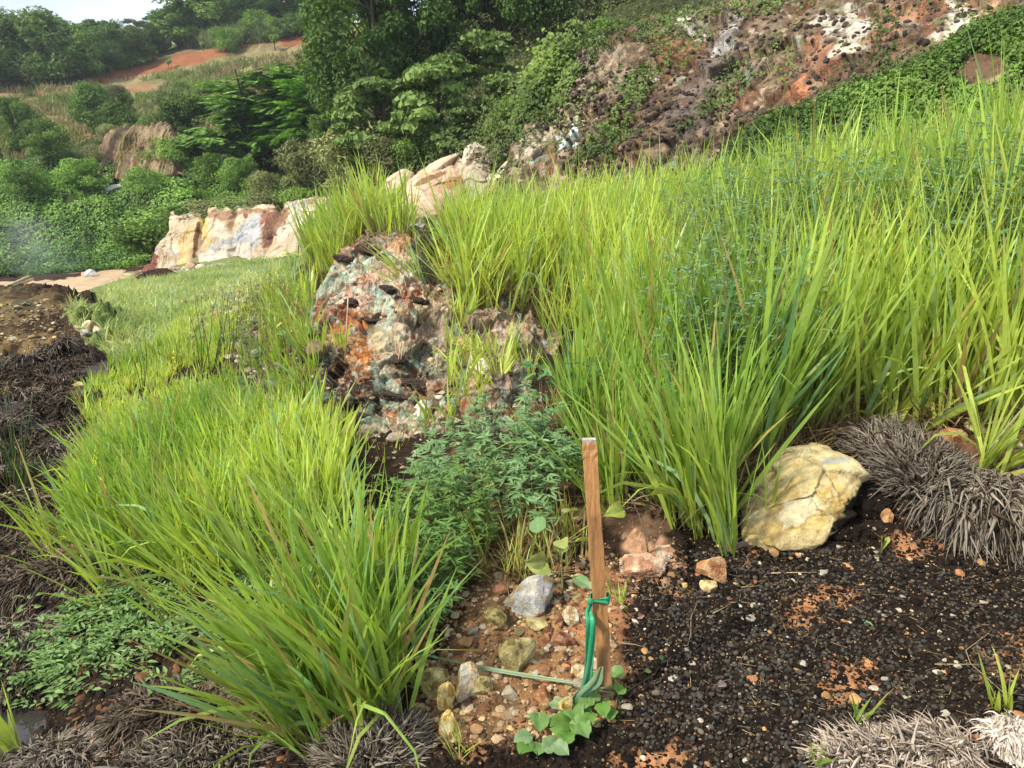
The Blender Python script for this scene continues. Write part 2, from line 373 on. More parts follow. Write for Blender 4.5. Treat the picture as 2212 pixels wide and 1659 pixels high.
def rhombs(c, d, up, L, Wd, col):
    """one folded rhombus per leaf, for leaves a few pixels across"""
    n = len(c); d = nrm(d); s = nrm(np.cross(d, up)+1e-6); u = np.cross(s, d)
    L = np.broadcast_to(L, n)[:, None]; Wd = np.broadcast_to(Wd, n)[:, None]
    V = np.stack([c-d*L*.5, c-s*Wd*.5+u*Wd*0.12, c+d*L*.5-u*L*0.1, c+s*Wd*.5+u*Wd*0.12], 1)
    b = (np.arange(n)*4)[:, None]
    return V.reshape(-1, 3), b+np.array([[0, 1, 2, 3]]), np.repeat(np.broadcast_to(col, (n, 3)), 4, axis=0)

def tubes(P, R, k=4):
    """n tubes of m points each: P (n,m,3), R (n,m)"""
    P = np.asarray(P, float); n, m = P.shape[:2]
    T = np.gradient(P, axis=1); T = nrm(T)
    ref = np.where(np.abs(T[..., 2:3]) > 0.9, A(1, 0, 0), A(0, 0, 1))
    s = nrm(np.cross(T, ref)); u = np.cross(s, T)
    a = np.arange(k)*2*PI/k
    V = P[:, :, None]+R[:, :, None, None]*(s[:, :, None]*np.cos(a)[:, None]+u[:, :, None]*np.sin(a)[:, None])
    i = (np.arange(n)*m*k)[:, None, None]+(np.arange(m-1)*k)[None, :, None]; j = np.arange(k)[None, None]; j2 = (j+1) % k
    F = np.stack([i+j, i+j2, i+k+j2, i+k+j], -1).reshape(-1, 4)
    return V.reshape(-1, 3), F
def tube1(pts, rads, k=8, cap=True):
    V, F = tubes(np.array([pts]), np.array([rads]), k); fs = [F]
    if cap:
        m = len(pts); V = np.concatenate([V, [pts[0]], [pts[-1]]]); j = np.arange(k); c0 = m*k; e = (m-1)*k
        fs.append(np.stack([(j+1) % k, j, np.full(k, c0)], -1)); fs.append(np.stack([e+j, e+(j+1) % k, np.full(k, c0+1)], -1))
    return V, fs

def ico(sub):
    t = (1+5**.5)/2
    V = nrm(np.array([(-1,t,0),(1,t,0),(-1,-t,0),(1,-t,0),(0,-1,t),(0,1,t),(0,-1,-t),(0,1,-t),(t,0,-1),(t,0,1),(-t,0,-1),(-t,0,1)], float))
    F = np.array([(0,11,5),(0,5,1),(0,1,7),(0,7,10),(0,10,11),(1,5,9),(5,11,4),(11,10,2),(10,7,6),(7,1,8),(3,9,4),(3,4,2),(3,2,6),(3,6,8),(3,8,9),(4,9,5),(2,4,11),(6,2,10),(8,6,7),(9,8,1)])
    for _ in range(sub):
        E = np.sort(np.concatenate([F[:, [0, 1]], F[:, [1, 2]], F[:, [2, 0]]]), 1); U, inv = np.unique(E, axis=0, return_inverse=True); inv = inv.ravel()
        M_ = nrm(V[U].mean(1)); m = len(F); a, b, c = inv[:m]+len(V), inv[m:2*m]+len(V), inv[2*m:]+len(V)
        V = np.concatenate([V, M_]); F = np.concatenate([np.stack([F[:, 0], a, c], 1), np.stack([F[:, 1], b, a], 1), np.stack([F[:, 2], c, b], 1), np.stack([a, b, c], 1)])
    return V, F
ICO = {k: ico(k) for k in range(6)}
def rock_shape(seed, sub=4, cuts=9, rough=0.10, round_=0.5):
    g = np.random.default_rng(seed); V, F = ICO[sub]; V = V.copy()
    for _ in range(cuts):
        nn = nrm(g.normal(size=3)); o = g.uniform(0.45, 0.85)
        d = V@nn-o; V = V-np.maximum(d, 0)[:, None]*nn*(1-0.1*round_)
    V = V*(1+rough*fbm(V+seed, 0.55, 4, seed)[:, None]+0.4*rough*fbm(V+seed, 0.16, 3, seed+5, ridge=True)[:, None])
    return V, F
def rock_color(V, seed, cols, scale=0.6):
    """blend a handful of mineral colours by noise"""
    cols = np.array(cols, float); n = fbm(V, scale, 4, seed)*1.6+0.5; n = np.clip(n, 0, 0.999)*(len(cols)-1)
    i = np.minimum(n.astype(int), len(cols)-2); f = sstep(0.25, 0.75, n-i)[:, None]
    return cols[i]*(1-f)+cols[i+1]*f
def rot(v, rx=0, ry=0, rz=0):
    v = np.asarray(v, float)
    for a, (i, j) in ((rx, (1, 2)), (ry, (2, 0)), (rz, (0, 1))):
        c, s = math.cos(a), math.sin(a); w = v.copy(); w[..., i] = c*v[..., i]-s*v[..., j]; w[..., j] = s*v[..., i]+c*v[..., j]; v = w
    return v
def place_rock(name, px, py, wpx, hpx, cols, seed, label, cat='rock', group=None, sub=4, depth=0.8, sink=0.3, rz=0.0, tilt=0.0, cuts=9, rough=0.10, cscale=0.6, mat='rock', dmax=150, pos=None):
    """(px,py) centre of the rock in the photo, wpx/hpx its size there"""
    p = pick(px, py+hpx*0.35, dmax=dmax) if pos is None else np.asarray(pos, float)
    _, _, dep = proj(p); k = dep/FPX
    V, F = rock_shape(seed, sub, cuts, rough)
    V = V/np.abs(V).max(0); V = rot(V, 0, tilt, 0); C = rock_color(V, seed, cols, cscale)
    w, h = wpx*k*0.5, hpx*k*0.5
    V = rot(V*A(w, w*depth, h*1.05), 0, 0, rz)
    o = mk(name, V, [F], M[mat], C); o.location = (p[0], p[1]+w*depth*0.3, p[2]+h*(1-2*sink))
    tag(o, label, cat, group); return o

def many(shape_list, pos, scl, rotz, cols, squash=None, g=None):
    """merge copies of small closed shapes"""
    a = Acc()
    for i, (V, F) in enumerate(shape_list):
        k = np.arange(len(pos)) % len(shape_list) == i
        if not k.any(): continue
        p, s, r, c = pos[k], scl[k], rotz[k], cols[k]
        W_ = V[None]*s[:, None]
        cz, sz = np.cos(r)[:, None], np.sin(r)[:, None]
        X = W_[..., 0]*cz-W_[..., 1]*sz; Y = W_[..., 0]*sz+W_[..., 1]*cz
        W_ = np.stack([X, Y, W_[..., 2]], -1)+p[:, None]
        Fk = (F[None]+(np.arange(len(p))*len(V))[:, None, None]).reshape(-1, F.shape[1])
        a.add(W_, Fk, np.repeat(c, len(V), axis=0))
    return a

def patch(rows, nu, nv, seed, amp, scale, back=1.2, ridge=0.5, vert=1.0, fn=None, sink=0.0):
    """rows: bottom->top lists of (px,py,d). Returns smooth displaced grid points and normals, with a turned-back rim"""
    R = np.array(rows, float); P = at(R[..., 0], R[..., 1], R[..., 2])
    def cr(P, n):  # Catmull-Rom along axis 0
        m = len(P); t = np.linspace(0, m-1, n); i = np.minimum(t.astype(int), m-2); f = (t-i).reshape(-1, *([1]*(P.ndim-1)))
        g_ = lambda k: P[np.clip(k, 0, m-1)]
        p0 = np.where((i-1 < 0).reshape(f.shape), 2*g_(i)-g_(i+1), g_(i-1)); p3 = np.where((i+2 > m-1).reshape(f.shape), 2*g_(i+1)-g_(i), g_(i+2)); p1, p2 = g_(i), g_(i+1)
        return 0.5*((2*p1)+(-p0+p2)*f+(2*p0-5*p1+4*p2-p3)*f*f+(-p0+3*p1-3*p2+p3)*f**3)
    G = cr(P, nv); G = np.swapaxes(cr(np.swapaxes(G, 0, 1), nu), 0, 1)      # nv,nu,3
    du = np.gradient(G, axis=1); dv = np.gradient(G, axis=0); nn = nrm(np.cross(du, dv))
    if (nn[..., 1].mean() > 0): nn = -nn
    q = G*A(1, 1, vert)
    dsp = amp*((1-ridge)*fbm(q, scale, 5, seed)+ridge*fbm(q, scale*0.6, 5, seed+9, ridge=True))
    if fn is not None: dsp = dsp+fn(G)
    G = G+nn*dsp[..., None]
    if sink > 0:
        eu = np.minimum(np.linspace(0, 1, nu), np.linspace(1, 0, nu))[None]; ev = np.minimum(np.linspace(0, 1, nv), np.linspace(1, 0, nv))[:, None]
        e_ = np.minimum(eu, ev)*np.ones((nv, nu)); G[..., 2] -= sink*(1-sstep(0, 0.16, e_+0.03*fbm(G, scale*.5, 3, seed+4)))**1.5
    du = np.gradient(G, axis=1); dv = np.gradient(G, axis=0); nn = nrm(np.cross(du, dv))
    if (nn[..., 1].mean() > 0): nn = -nn
    b = A(0, back, -0.15*back)
    G2 = np.concatenate([(G[0]+b)[None], G, (G[-1]+b)[None]], 0); G2 = np.concatenate([(G2[:, :1]+b), G2, (G2[:, -1:]+b)], 1)
    h, w = G2.shape[:2]; idx = np.arange(h*w).reshape(h, w)
    F = np.stack([idx[:-1, :-1], idx[:-1, 1:], idx[1:, 1:], idx[1:, :-1]], -1).reshape(-1, 4)
    return G, nn, G2.reshape(-1, 3), F

def cells(P, n, seed, warp=.25, aniso=(1, 1, 1)):
    """break a surface into angular blocks: returns cell id, offset from the cell's centre, nearness to a joint"""
    g = np.random.default_rng(seed); sh = P.shape[:-1]; p = P.reshape(-1, 3); c = p[g.integers(0, len(p), n)]; size = (np.ptp(p, 0).max())/math.sqrt(n)
    q = (p+size*warp*np.stack([fbm(p, size*1.2, 3, seed+k) for k in range(3)], -1))*A(*aniso); cc = c*A(*aniso); ids = np.empty(len(p), int); gap = np.empty(len(p))
    for i in range(0, len(p), 20000):
        d = ((q[i:i+20000, None]-cc[None])**2).sum(-1); o = np.argpartition(d, 1, axis=1)[:, :2]; d2 = np.take_along_axis(d, o, 1); k = d2[:, 0] > d2[:, 1]
        ids[i:i+20000] = np.where(k, o[:, 1], o[:, 0]); gap[i:i+20000] = np.abs(np.sqrt(d2[:, 0])-np.sqrt(d2[:, 1]))/size
    return ids.reshape(sh), (p-c[ids]).reshape(P.shape), gap.reshape(sh)
def blocky(P, n, amp, tilt, seed, crack=.4, **kw):
    ids, off, gap = cells(P, n, seed, **kw); g = np.random.default_rng(seed+1); h = g.uniform(-1, 1, n); tn = g.normal(0, 1, (n, 3))
    return amp*h[ids]+tilt*(off*tn[ids]).sum(-1)-crack*amp*(1-sstep(0, .10, gap))
def outline_rock(name, pts, d0, lean, thick, cols, seed, label, cat='boulder', ncell=26, group=None, rough=.05, specs=None, bulge=.5, nr=56, na=150, cscale=.5):
    """a rock whose silhouette is read off the photo; lean: extra distance per picture pixel upwards (leans away)"""
    pts = np.array(pts, float); c = pts.mean(0); ym = pts[:, 1].max(); n = len(pts); t = np.linspace(0, n, na, endpoint=False); i = t.astype(int); f = (t-i)[:, None]
    ang = pts[i]*(1-f)+pts[(i+1) % n]*f; nx_ = np.roll(ang, -3, 0); pv = np.roll(ang, 3, 0); ang = ang*.5+.25*(nx_+pv)
    k = d0/FPX; size = np.abs(pts-c).max()*k; V = []
    rs = np.linspace(0, 1, nr)
    for s in (0, 1):
        for r in (rs if s == 0 else rs[::-1][1:]):
            p2 = c+(ang-c)*(r if s == 0 else r*.98); d = d0+lean*(ym-p2[:, 1]); W3 = at(p2[:, 0], p2[:, 1], d); b = bulge*thick*math.sqrt(max(0, 1-r**2.6))
            W3[:, 1] += -b if s == 0 else b+thick*(1-bulge)*math.sqrt(max(0, 1-r**4)); V.append(W3)
    V = np.array(V); m_ = len(V); P = V.reshape(-1, 3); ce = P.mean(0); N_ = nrm(P-ce)
    dsp = blocky(P, ncell, size*rough, .10, seed, .3)+size*.05*fbm(P, size*.5, 4, seed)+size*.022*fbm(P, size*.12, 4, seed+3, ridge=True)
    P = P+N_*dsp[:, None]; ids, _, gap = cells(V.reshape(-1, 3), ncell, seed)
    cols = np.array(cols, float); g = np.random.default_rng(seed); cell_c = cols[g.integers(0, len(cols), ncell)]
    C = .55*rock_color((P-ce)/size, seed, cols, cscale)+.45*cell_c[ids]; C = C*(1-.45*(1-sstep(0, .05, gap)))[:, None]*(1+.22*fbm(P, size*.10, 4, seed+8))[:, None]
    if specs: C = paintP(P, C, specs, seed, size*.25, .7)
    idx = np.arange(m_*na).reshape(m_, na); F = np.stack([idx[:-1], np.roll(idx, -1, 1)[:-1], np.roll(idx, -1, 1)[1:], idx[1:]], -1).reshape(-1, 4)[:, ::-1]
    o = mk(name, P-ce, [F], M['rock'], np.clip(C, .004, .9)); o.location = ce; tag(o, label, cat, group); return o
def paintP(P, C, specs, seed=0, ws=0.3, warp=0.5):
    """own-colour patches on rock: specs (px,py,rx,ry,color[,rot deg[,strength]])"""
    u, v, _ = proj(P); w1 = fbm(P, ws, 4, seed+50)*warp
    for k, s in enumerate(specs):
        px, py, rx, ry, c = s[:5]; a = rad(s[5]) if len(s) > 5 else 0.0; st = s[6] if len(s) > 6 else 1.0
        du, dv = u-px, v-py; x = du*math.cos(a)+dv*math.sin(a); y = -du*math.sin(a)+dv*math.cos(a)
        d = np.sqrt((x/rx)**2+(y/ry)**2)+w1+0.25*fbm(P, ws*0.25, 2, seed+k)
        m = (1-sstep(0.8, 1.05, d))[:, None]*st
        C = C*(1-m)+np.asarray(c)*m
    return C

def fibre_clump(name, path, radii, n, length, seed, label, comb=(0, 0, -0.3), cols=((0.10,0.08,0.07),(0.20,0.165,0.15),(0.05,0.04,0.035)), thick=0.0034, squash=0.6, axial=0.5, k=4, droop=0.5, group='clumps of dead grey root fibre', centre=None):
    """a mound of hanging dead root fibres along a path (world points)"""
    g = np.random.default_rng(seed); path = np.array(path, float); radii = np.array(radii, float); a = Acc()
    t = g.random(n)*(len(path)-1); i = np.minimum(t.astype(int), len(path)-2); f = (t-i)[:, None]
    c = path[i]*(1-f)+path[i+1]*f; R = (radii[i]*(1-f[:, 0])+radii[i+1]*f[:, 0])
    ax = nrm(path[i+1]-path[i]); sd = nrm(np.cross(ax, A(0, 0, 1)))
    th = g.uniform(-0.15*PI, 1.15*PI, n)
    rd = sd*np.cos(th)[:, None]+A(0, 0, 1)*(np.sin(th)*squash)[:, None]
    # body
    m = 26; tt = np.linspace(0, len(path)-1, m); ii = np.minimum(tt.astype(int), len(path)-2); ff = (tt-ii)[:, None]
    cb = path[ii]*(1-ff)+path[ii+1]*ff; Rb = radii[ii]*(1-ff[:, 0])+radii[ii+1]*ff[:, 0]; Rb = Rb*np.sqrt(np.clip(1-(2*np.linspace(0, 1, m)-1)**6, 0.02, 1))
    axb = nrm(np.gradient(cb, axis=0)); sb = nrm(np.cross(axb, A(0, 0, 1))); aa = np.linspace(0, 2*PI, 20, endpoint=False)
    body = cb[:, None]+(sb[:, None]*np.cos(aa)[None, :, None]+A(0, 0, 1)*(np.sin(aa)*squash)[None, :, None])*Rb[:, None, None]*0.93
    body = body+fbm(body, 0.05, 3, seed)[..., None]*0.012
    idx = np.arange(m*20).reshape(m, 20); i2 = np.roll(idx, -1, 1)
    a.add(body.reshape(-1, 3), [np.stack([idx[:-1], i2[:-1], i2[1:], idx[1:]], -1).reshape(-1, 4)], A(*cols[2])*0.8)
    # strands in locks
    nl = max(8, n//9); lock = g.integers(0, nl, n)
    lockd = g.normal(0, 1, (nl, 3))
    end = np.minimum(t, len(path)-1-t); Rt = R*np.sqrt(np.clip(1-(2*t/(len(path)-1)-1)**6, 0.02, 1))
    root = c+rd*Rt[:, None]*0.9
    toend = np.where(t > (len(path)-1)/2, 1.0, -1.0)
    d0 = nrm(rd*0.75+ax*(toend*axial)[:, None]+A(*comb)+lockd[lock]*0.42+g.normal(0, 0.20, (n, 3)))
    if centre is not None: d0 = nrm(nrm(root-np.asarray(centre))*1.0+rd*0.45+lockd[lock]*0.34+g.normal(0, 0.18, (n, 3)))
    Ls = length*g.uniform(0.35, 1.25, n)*g.uniform(.6, 1.25, nl)[lock]; ms = 5; s = np.linspace(0, 1, ms)
    wob = g.normal(0, 0.10, (n, 1, 3))*np.sin(s*PI*g.uniform(0.7, 1.8, (n, 1)))[..., None]
    P = root[:, None]+(d0[:, None]*s[None, :, None]+A(0, 0, -1)*droop*(s**2)[None, :, None]+wob)*Ls[:, None, None]
    gz = gh(P[..., 0], P[..., 1])+0.004; P[..., 2] = np.maximum(P[..., 2], gz)
    rr = thick*g.uniform(0.6, 1.5, n)[:, None]*np.array([0.9, 1.0, 0.9, 0.65, 0.12])[None]
    V, F = tubes(P, rr, k); cc = np.array(cols); w = g.random((n, 1))
    w = (.6*w+.4*g.random((nl, 1))[lock]); C = cc[0]*(1-w)+cc[1]*w; C = np.where(g.random((n, 1)) < 0.25, cc[2], C)*g.uniform(0.75, 1.25, (n, 1))
    if k >= 4:
        m2 = n//9; q = g.integers(0, n, m2); P2 = P[q].copy(); w_ = thick*g.uniform(1.3, 2.3, m2)[:, None]*np.array([.8, 1.0, .95, .7, .1])[None]
        V2, F2 = tubes(P2, w_, 5); a.add(V2, F2, np.repeat(C[q]*g.uniform(.8, 1.5, (m2, 1)), 25, 0))
    Cs = C[:, None, None]*(0.94+0.1*s)[None, :, None, None]*np.ones((1, 1, k, 1))
    a.add(V, F, Cs.reshape(-1, 3))
    org = path.mean(0); o = a.build(name, M['fibre'], origin=org)
    return tag(o, label, 'fibre clump', group)
# ------------------------------------------------------------------ land: ground, track, hillside
SOILB = A(.0135, .0095, .007); SOILD = A(.036, .023, .015); TAN = A(.30, .175, .085); ORANGE = A(.36, .17, .08); OCHRE = A(.42, .30, .13)
C = np.broadcast_to(SOILD, GZ.shape+(3,)).copy()
nz = fb2(GX, GY, 0.5, 4, 101)[..., None]; nf = fb2(GX, GY, 0.09, 4, 103)[..., None]
C = C*(1+0.5*nz)
WA = fbm(np.stack([SG*1.6, LG, 0*LG], -1), 0.16, 5, 55, 0.6); WB = fbm(np.stack([SG*1.6, LG, 0*LG+3], -1), 0.16, 5, 56, 0.6)
def lay(px, py, rx, ry, c, dmax=60, dmin=0, st=1.0, warp=0.45, ws=0.12):
    global C
    m = (blob(px, py, rx, ry, dmax, dmin, warp, ws)*st)[..., None]; C = C*(1-m)+np.asarray(c)*m
def layp(poly, c, dmax=200, dmin=0, st=1.0):
    global C
    wk = 1/(1+GY/9); wu = gpx+WA*190*wk; wv = gpy+WB*90*wk
    m = (inpoly(wu, wv, poly)*(GY < dmax)*(GY > dmin)*st)[..., None].astype(float); C = C*(1-m)+np.asarray(c)*m
layp([(1280,1230),(1500,1130),(1900,1120),(2600,1000),(2600,1900),(1000,1900),(850,1640),(1150,1600),(1330,1560)], SOILB*1.45, 4)
layp([(-900,1130),(120,1130),(330,1260),(330,1500),(700,1600),(900,1720),(-900,1900)], SOILB*1.5, 4)
layp([(-900,840),(180,760),(220,900),(100,1130),(-900,1130)], A(.050,.042,.040), 9)
layp([(-900,640),(180,640),(210,720),(150,790),(-900,850)], A(.035,.022,.014), 12, 5)
lay(20, 745, 90, 50, A(.24,.16,.07)*(1+.6*nf), 12, 5, 0.5, .9, .3); lay(95, 690, 60, 22, A(.15,.10,.05), 12, 5, 0.5, .9, .3); lay(10, 690, 60, 30, A(.10,.10,.05), 14, 5, .5, .9, .3); lay(-140, 740, 90, 50, A(.20,.13,.06), 12, 5, .5)
for q in [(90,850,60,12),(40,905,50,10),(110,925,40,10),(60,980,50,12),(150,870,50,9),(20,1010,40,10)]: lay(*q, A(.17,.15,.135)*(1+.4*nf), 7, 3, .8, .6, .2)
TANB = A(.27,.145,.068)*(1+0.8*nf)
lay(1160, 1440, 200, 150, TANB, 3, 0, 0.95); lay(1290, 1320, 70, 90, ORANGE*(1+.5*nf), 3); lay(1100, 1300, 120, 70, A(.16,.10,.05)*(1+.6*nf), 3); lay(1000, 1560, 130, 60, A(.20,.12,.06)*(1+.6*nf), 3, 0, .7)
lay(1395, 1205, 75, 75, A(.44,.25,.15)*(1+.4*nf), 3); lay(1480, 1280, 40, 18, TAN, 3, 0, .7)
for q in [(1800,1285,45,18),(1735,1325,32,28),(1965,1180,36,22),(1850,1462,50,30),(1800,1490,32,22),(2190,1430,50,34),(2045,1165,22,12),(1420,1645,70,24),(1035,1625,32,16),(1620,1180,30,20),(2130,980,110,38),(2030,940,60,16),(1330,1350,30,20)]:
    lay(q[0], q[1], q[2]*1.35, q[3]*1.35, ORANGE*(0.95+.4*nf), 3.4, 0, .9, .8, .03)
layp([(900,980),(1400,900),(1500,1000),(1300,1120),(1100,1230),(900,1250)], A(.10,.065,.035)*(1+nf), 6)
layp([(1300,1060),(1900,880),(2300,920),(2300,1000),(1640,1120),(1300,1160)], A(.085,.050,.032)*(1+nf), 6, 0, .8)
# terrace, track
lay(470, 610, 60, 30, A(.17,.13,.09)*(1+.6*nf), 16, 6, .7)
layp([(150,560),(640,545),(660,600),(470,700),(380,800),(240,820),(205,660)], A(.15,.19,.06), 25, 6)
layp([(-900,615),(0,612),(90,600),(200,588),(340,582),(340,600),(190,612),(150,650),(60,670),(-900,760)], A(.42,.31,.20)*(1+.35*nz), 28, 11)
layp([(-900,598),(200,574),(320,568),(320,574),(180,584),(-900,604)], A(.20,.11,.07), 29, 20)
lay(345, 592, 60, 17, A(.03,.02,.015), 27, 15, 1, .3, .8)
lay(480, 660, 90, 40, A(.19,.16,.12)*(1+.6*nf), 9, 5.2, .9); lay(560, 730, 60, 60, A(.20,.15,.10)*(1+.6*nf), 9, 4.6, .8)
# hillside
far = sstep(26, 30, GY)[..., None]
hn = fb2(GX, GY, 3.0, 5, 61)[..., None]; hn2 = fb2(GX, GY, 0.8, 4, 63)[..., None]
HB = A(.19,.155,.08)*(1+.35*hn2); HG = A(.15,.18,.055)*(1+.3*hn2)
hc = HB*(1+.5*fb2(GX, GY, .35, 3, 64)[..., None])*(1-sstep(-.15, .25, hn))+HG*sstep(-.15, .25, hn)
C = C*(1-far)+hc*far
veg = (sstep(26, 29, GY)*(1-sstep(42, 46, GY)))[..., None]
C = C*(1-veg)+A(.035,.055,.015)*veg
cen = ((gpx > 760)*(GY > 14)).astype(float)[..., None]; C = C*(1-cen)+A(.04,.045,.018)*(1+.5*hn2)*cen
RED = A(.23,.095,.048)
layp([(140,195),(235,155),(330,135),(400,108),(450,100),(560,90),(640,78),(770,72),(770,88),(700,98),(600,100),(540,100),(480,112),(430,128),(330,152),(230,165),(160,200)], RED*(1+.3*hn2), 90, 45)
layp([(-900,200),(0,196),(150,188),(330,165),(330,178),(150,202),(-900,225)], A(.26,.14,.075), 90, 45, .8)
lay(150, 260, 60, 30, A(.30,.20,.11), 90, 40, .8, .6, 3); lay(1050, 330, 40, 22, A(.30,.12,.05), 22, 10, .9, .5, .6); lay(725, 385, 35, 25, A(.16,.07,.045), 36, 20, .9, .5, .6)
C = np.clip(C, 0.004, 0.9)
idx = np.arange(NR*NS).reshape(NR, NS)
Q = np.stack([idx[:-1, :-1], idx[:-1, 1:], idx[1:, 1:], idx[1:, :-1]], -1)
lim = 15+10.8*(1-sstep(-0.20, -0.05, SG[:-1, :-1]))
isnear = GY[:-1, :-1] < lim
Vg = np.stack([GX, GY, GZ], -1).reshape(-1, 3); Cg = C.reshape(-1, 3)
def sub(maskq, name, mat):
    q = Q[maskq]; u, inv = np.unique(q, return_inverse=True)
    return mk(name, Vg[u], [inv.reshape(-1, 4)], mat, Cg[u])
tr_m = isnear & (GY[:-1, :-1] > 11.5) & inpoly(gpx[:-1, :-1], gpy[:-1, :-1], [(-3000,700),(-900,640),(0,604),(200,585),(340,578),(340,602),(190,614),(150,645),(100,670),(-900,780),(-3000,900)])
tag(sub(isnear & ~tr_m, 'ground', M['soil']), 'black soil slope under the grass', 'ground', kind='structure')
tag(sub(tr_m, 'dirt_track', M['soil']), 'pale dirt track at the foot of the vine covered slope', 'track', kind='structure')
tag(sub(~isnear, 'hillside', M['hill']), 'brown hillside with scrub and red earth bank', 'hillside', kind='structure')
# wide base sheet reaching past the modelled slope on every side
g_ = 150.0; o = mk('plain', [(-g_, -55, -7), (g_, -55, -7), (g_, 190, -7), (-g_, 190, -7)], [np.array([[0, 1, 2, 3]])], M['hill'], A(.10, .10, .04))
tag(o, 'low land below the slope', 'ground', kind='structure')
# puddle, lower left
pw = pick(30, 1560)
m, n = mat_new('puddle_water'); pb = N(n, 'ShaderNodeBsdfPrincipled', Roughness=0.06); pb.inputs['Base Color'].default_value = (.035,.03,.028,1); pb.inputs['Specular IOR Level'].default_value = 0.6
co = n.nodes.new('ShaderNodeTexCoord'); ns_ = N(n, 'ShaderNodeTexNoise', Scale=14.0, Detail=2.0); bu = n.nodes.new('ShaderNodeBump'); bu.inputs['Strength'].default_value = 0.12; bu.inputs['Distance'].default_value = 0.01
n.links.new(co.outputs['Object'], ns_.inputs['Vector']); n.links.new(ns_.outputs[0], bu.inputs['Height']); n.links.new(bu.outputs[0], pb.inputs['Normal'])
oo = n.nodes.new('ShaderNodeOutputMaterial'); n.links.new(pb.outputs[0], oo.inputs[0])
aa = np.linspace(0, 2*PI, 48, endpoint=False); rr_ = 0.36+0.05*np.sin(3*aa+1)+0.03*np.sin(7*aa)
Vw = np.concatenate([[(0, 0, 0)], np.stack([rr_*np.cos(aa)*1.3, rr_*np.sin(aa), 0*aa], -1)]); j = np.arange(48)
o = mk('puddle', Vw, [np.stack([np.zeros(48, int), j+1, (j+1) % 48+1], -1)], m); o.location = (pw[0]-0.12, pw[1], pw[2]+0.024)
tag(o, 'dark puddle in the lower left corner', 'puddle', kind='structure')

# ------------------------------------------------------------------ cliffs (stone-studded cut slope on the right, white rock bank on the left)
def cliff(name, rows, nu, nv, seed, amp, scale, base, specs, label, ws=0.5, mat='cliff', ridge=0.5, vert=1.0, vary=None, kind='structure', cat='cliff', back=1.2, fn=None, warp=0.5, post=None, sink=0.0):
    G, nn, V, F = patch(rows, nu, nv, seed, amp, scale, back, ridge, vert, fn, sink)
    Cc = np.array(base)[None]*(1+0.45*fbm(V, scale*0.5, 4, seed+3))[:, None]
    if vary is not None:
        for (c, thr, sc_, sd_) in vary:
            mm = sstep(thr, thr+0.12, fbm(V, sc_, 4, sd_))[:, None]; Cc = Cc*(1-mm)+np.asarray(c)*mm
    if post is not None: Cc = post(V, Cc)
    Cc = paintP(V, Cc, specs, seed, ws, warp)
    if post is not None: Cc = 1.15*post(V, Cc, 1)*(1+.5*fbm(V, .10, 4, 77))[:, None]
    o = mk(name, V, [F], M[mat], np.clip(Cc, .004, .9)); tag(o, label, cat, kind=kind); return o, G, nn
PALE = A(.50,.40,.28); RUST = A(.24,.105,.058); MAR = A(.118,.072,.044); MAUVE = A(.19,.15,.125); MINT = A(.30,.40,.33); CREAM = A(.52,.44,.33); BROWN = A(.105,.070,.045)
cl_rows = [
 [(1000,560,11.8),(1150,560,11.6),(1300,550,11.2),(1560,540,10.4),(1860,480,9.4),(2220,440,8.2),(2620,400,7.3),(3000,380,6.7)],
 [(1040,440,12.2),(1150,440,11.9),(1300,430,11.5),(1560,420,10.8),(1860,360,9.8),(2220,300,8.6),(2620,240,7.6),(3000,200,7)],
 [(1085,362,13.2),(1180,350,13.0),(1310,345,12.2),(1560,310,11.6),(1860,250,10.4),(2220,160,9.2),(2620,90,8.2),(3000,40,7.6)],
 [(1140,290,14.0),(1235,255,13.8),(1325,250,13.0),(1570,215,12.4),(1870,150,11.0),(2225,50,9.9),(2620,-40,8.9),(3000,-90,8.2)],
 [(1205,215,14.8),(1268,180,14.5),(1335,168,13.8),(1585,115,13.4),(1890,55,11.8),(2230,-30,10.8),(2620,-120,9.8),(3000,-180,9)],
 [(1262,122,15.6),(1282,108,15.4),(1360,78,15.0),(1610,35,14.6),(1905,-25,12.8),(2235,-100,11.8),(2620,-200,10.8),(3000,-270,10)],
 [(1300,80,17.5),(1320,78,17.5),(1400,50,17.0),(1650,12,16.5),(1930,-50,14.6),(2250,-120,13.8),(2620,-220,12.8),(3000,-300,12)]]
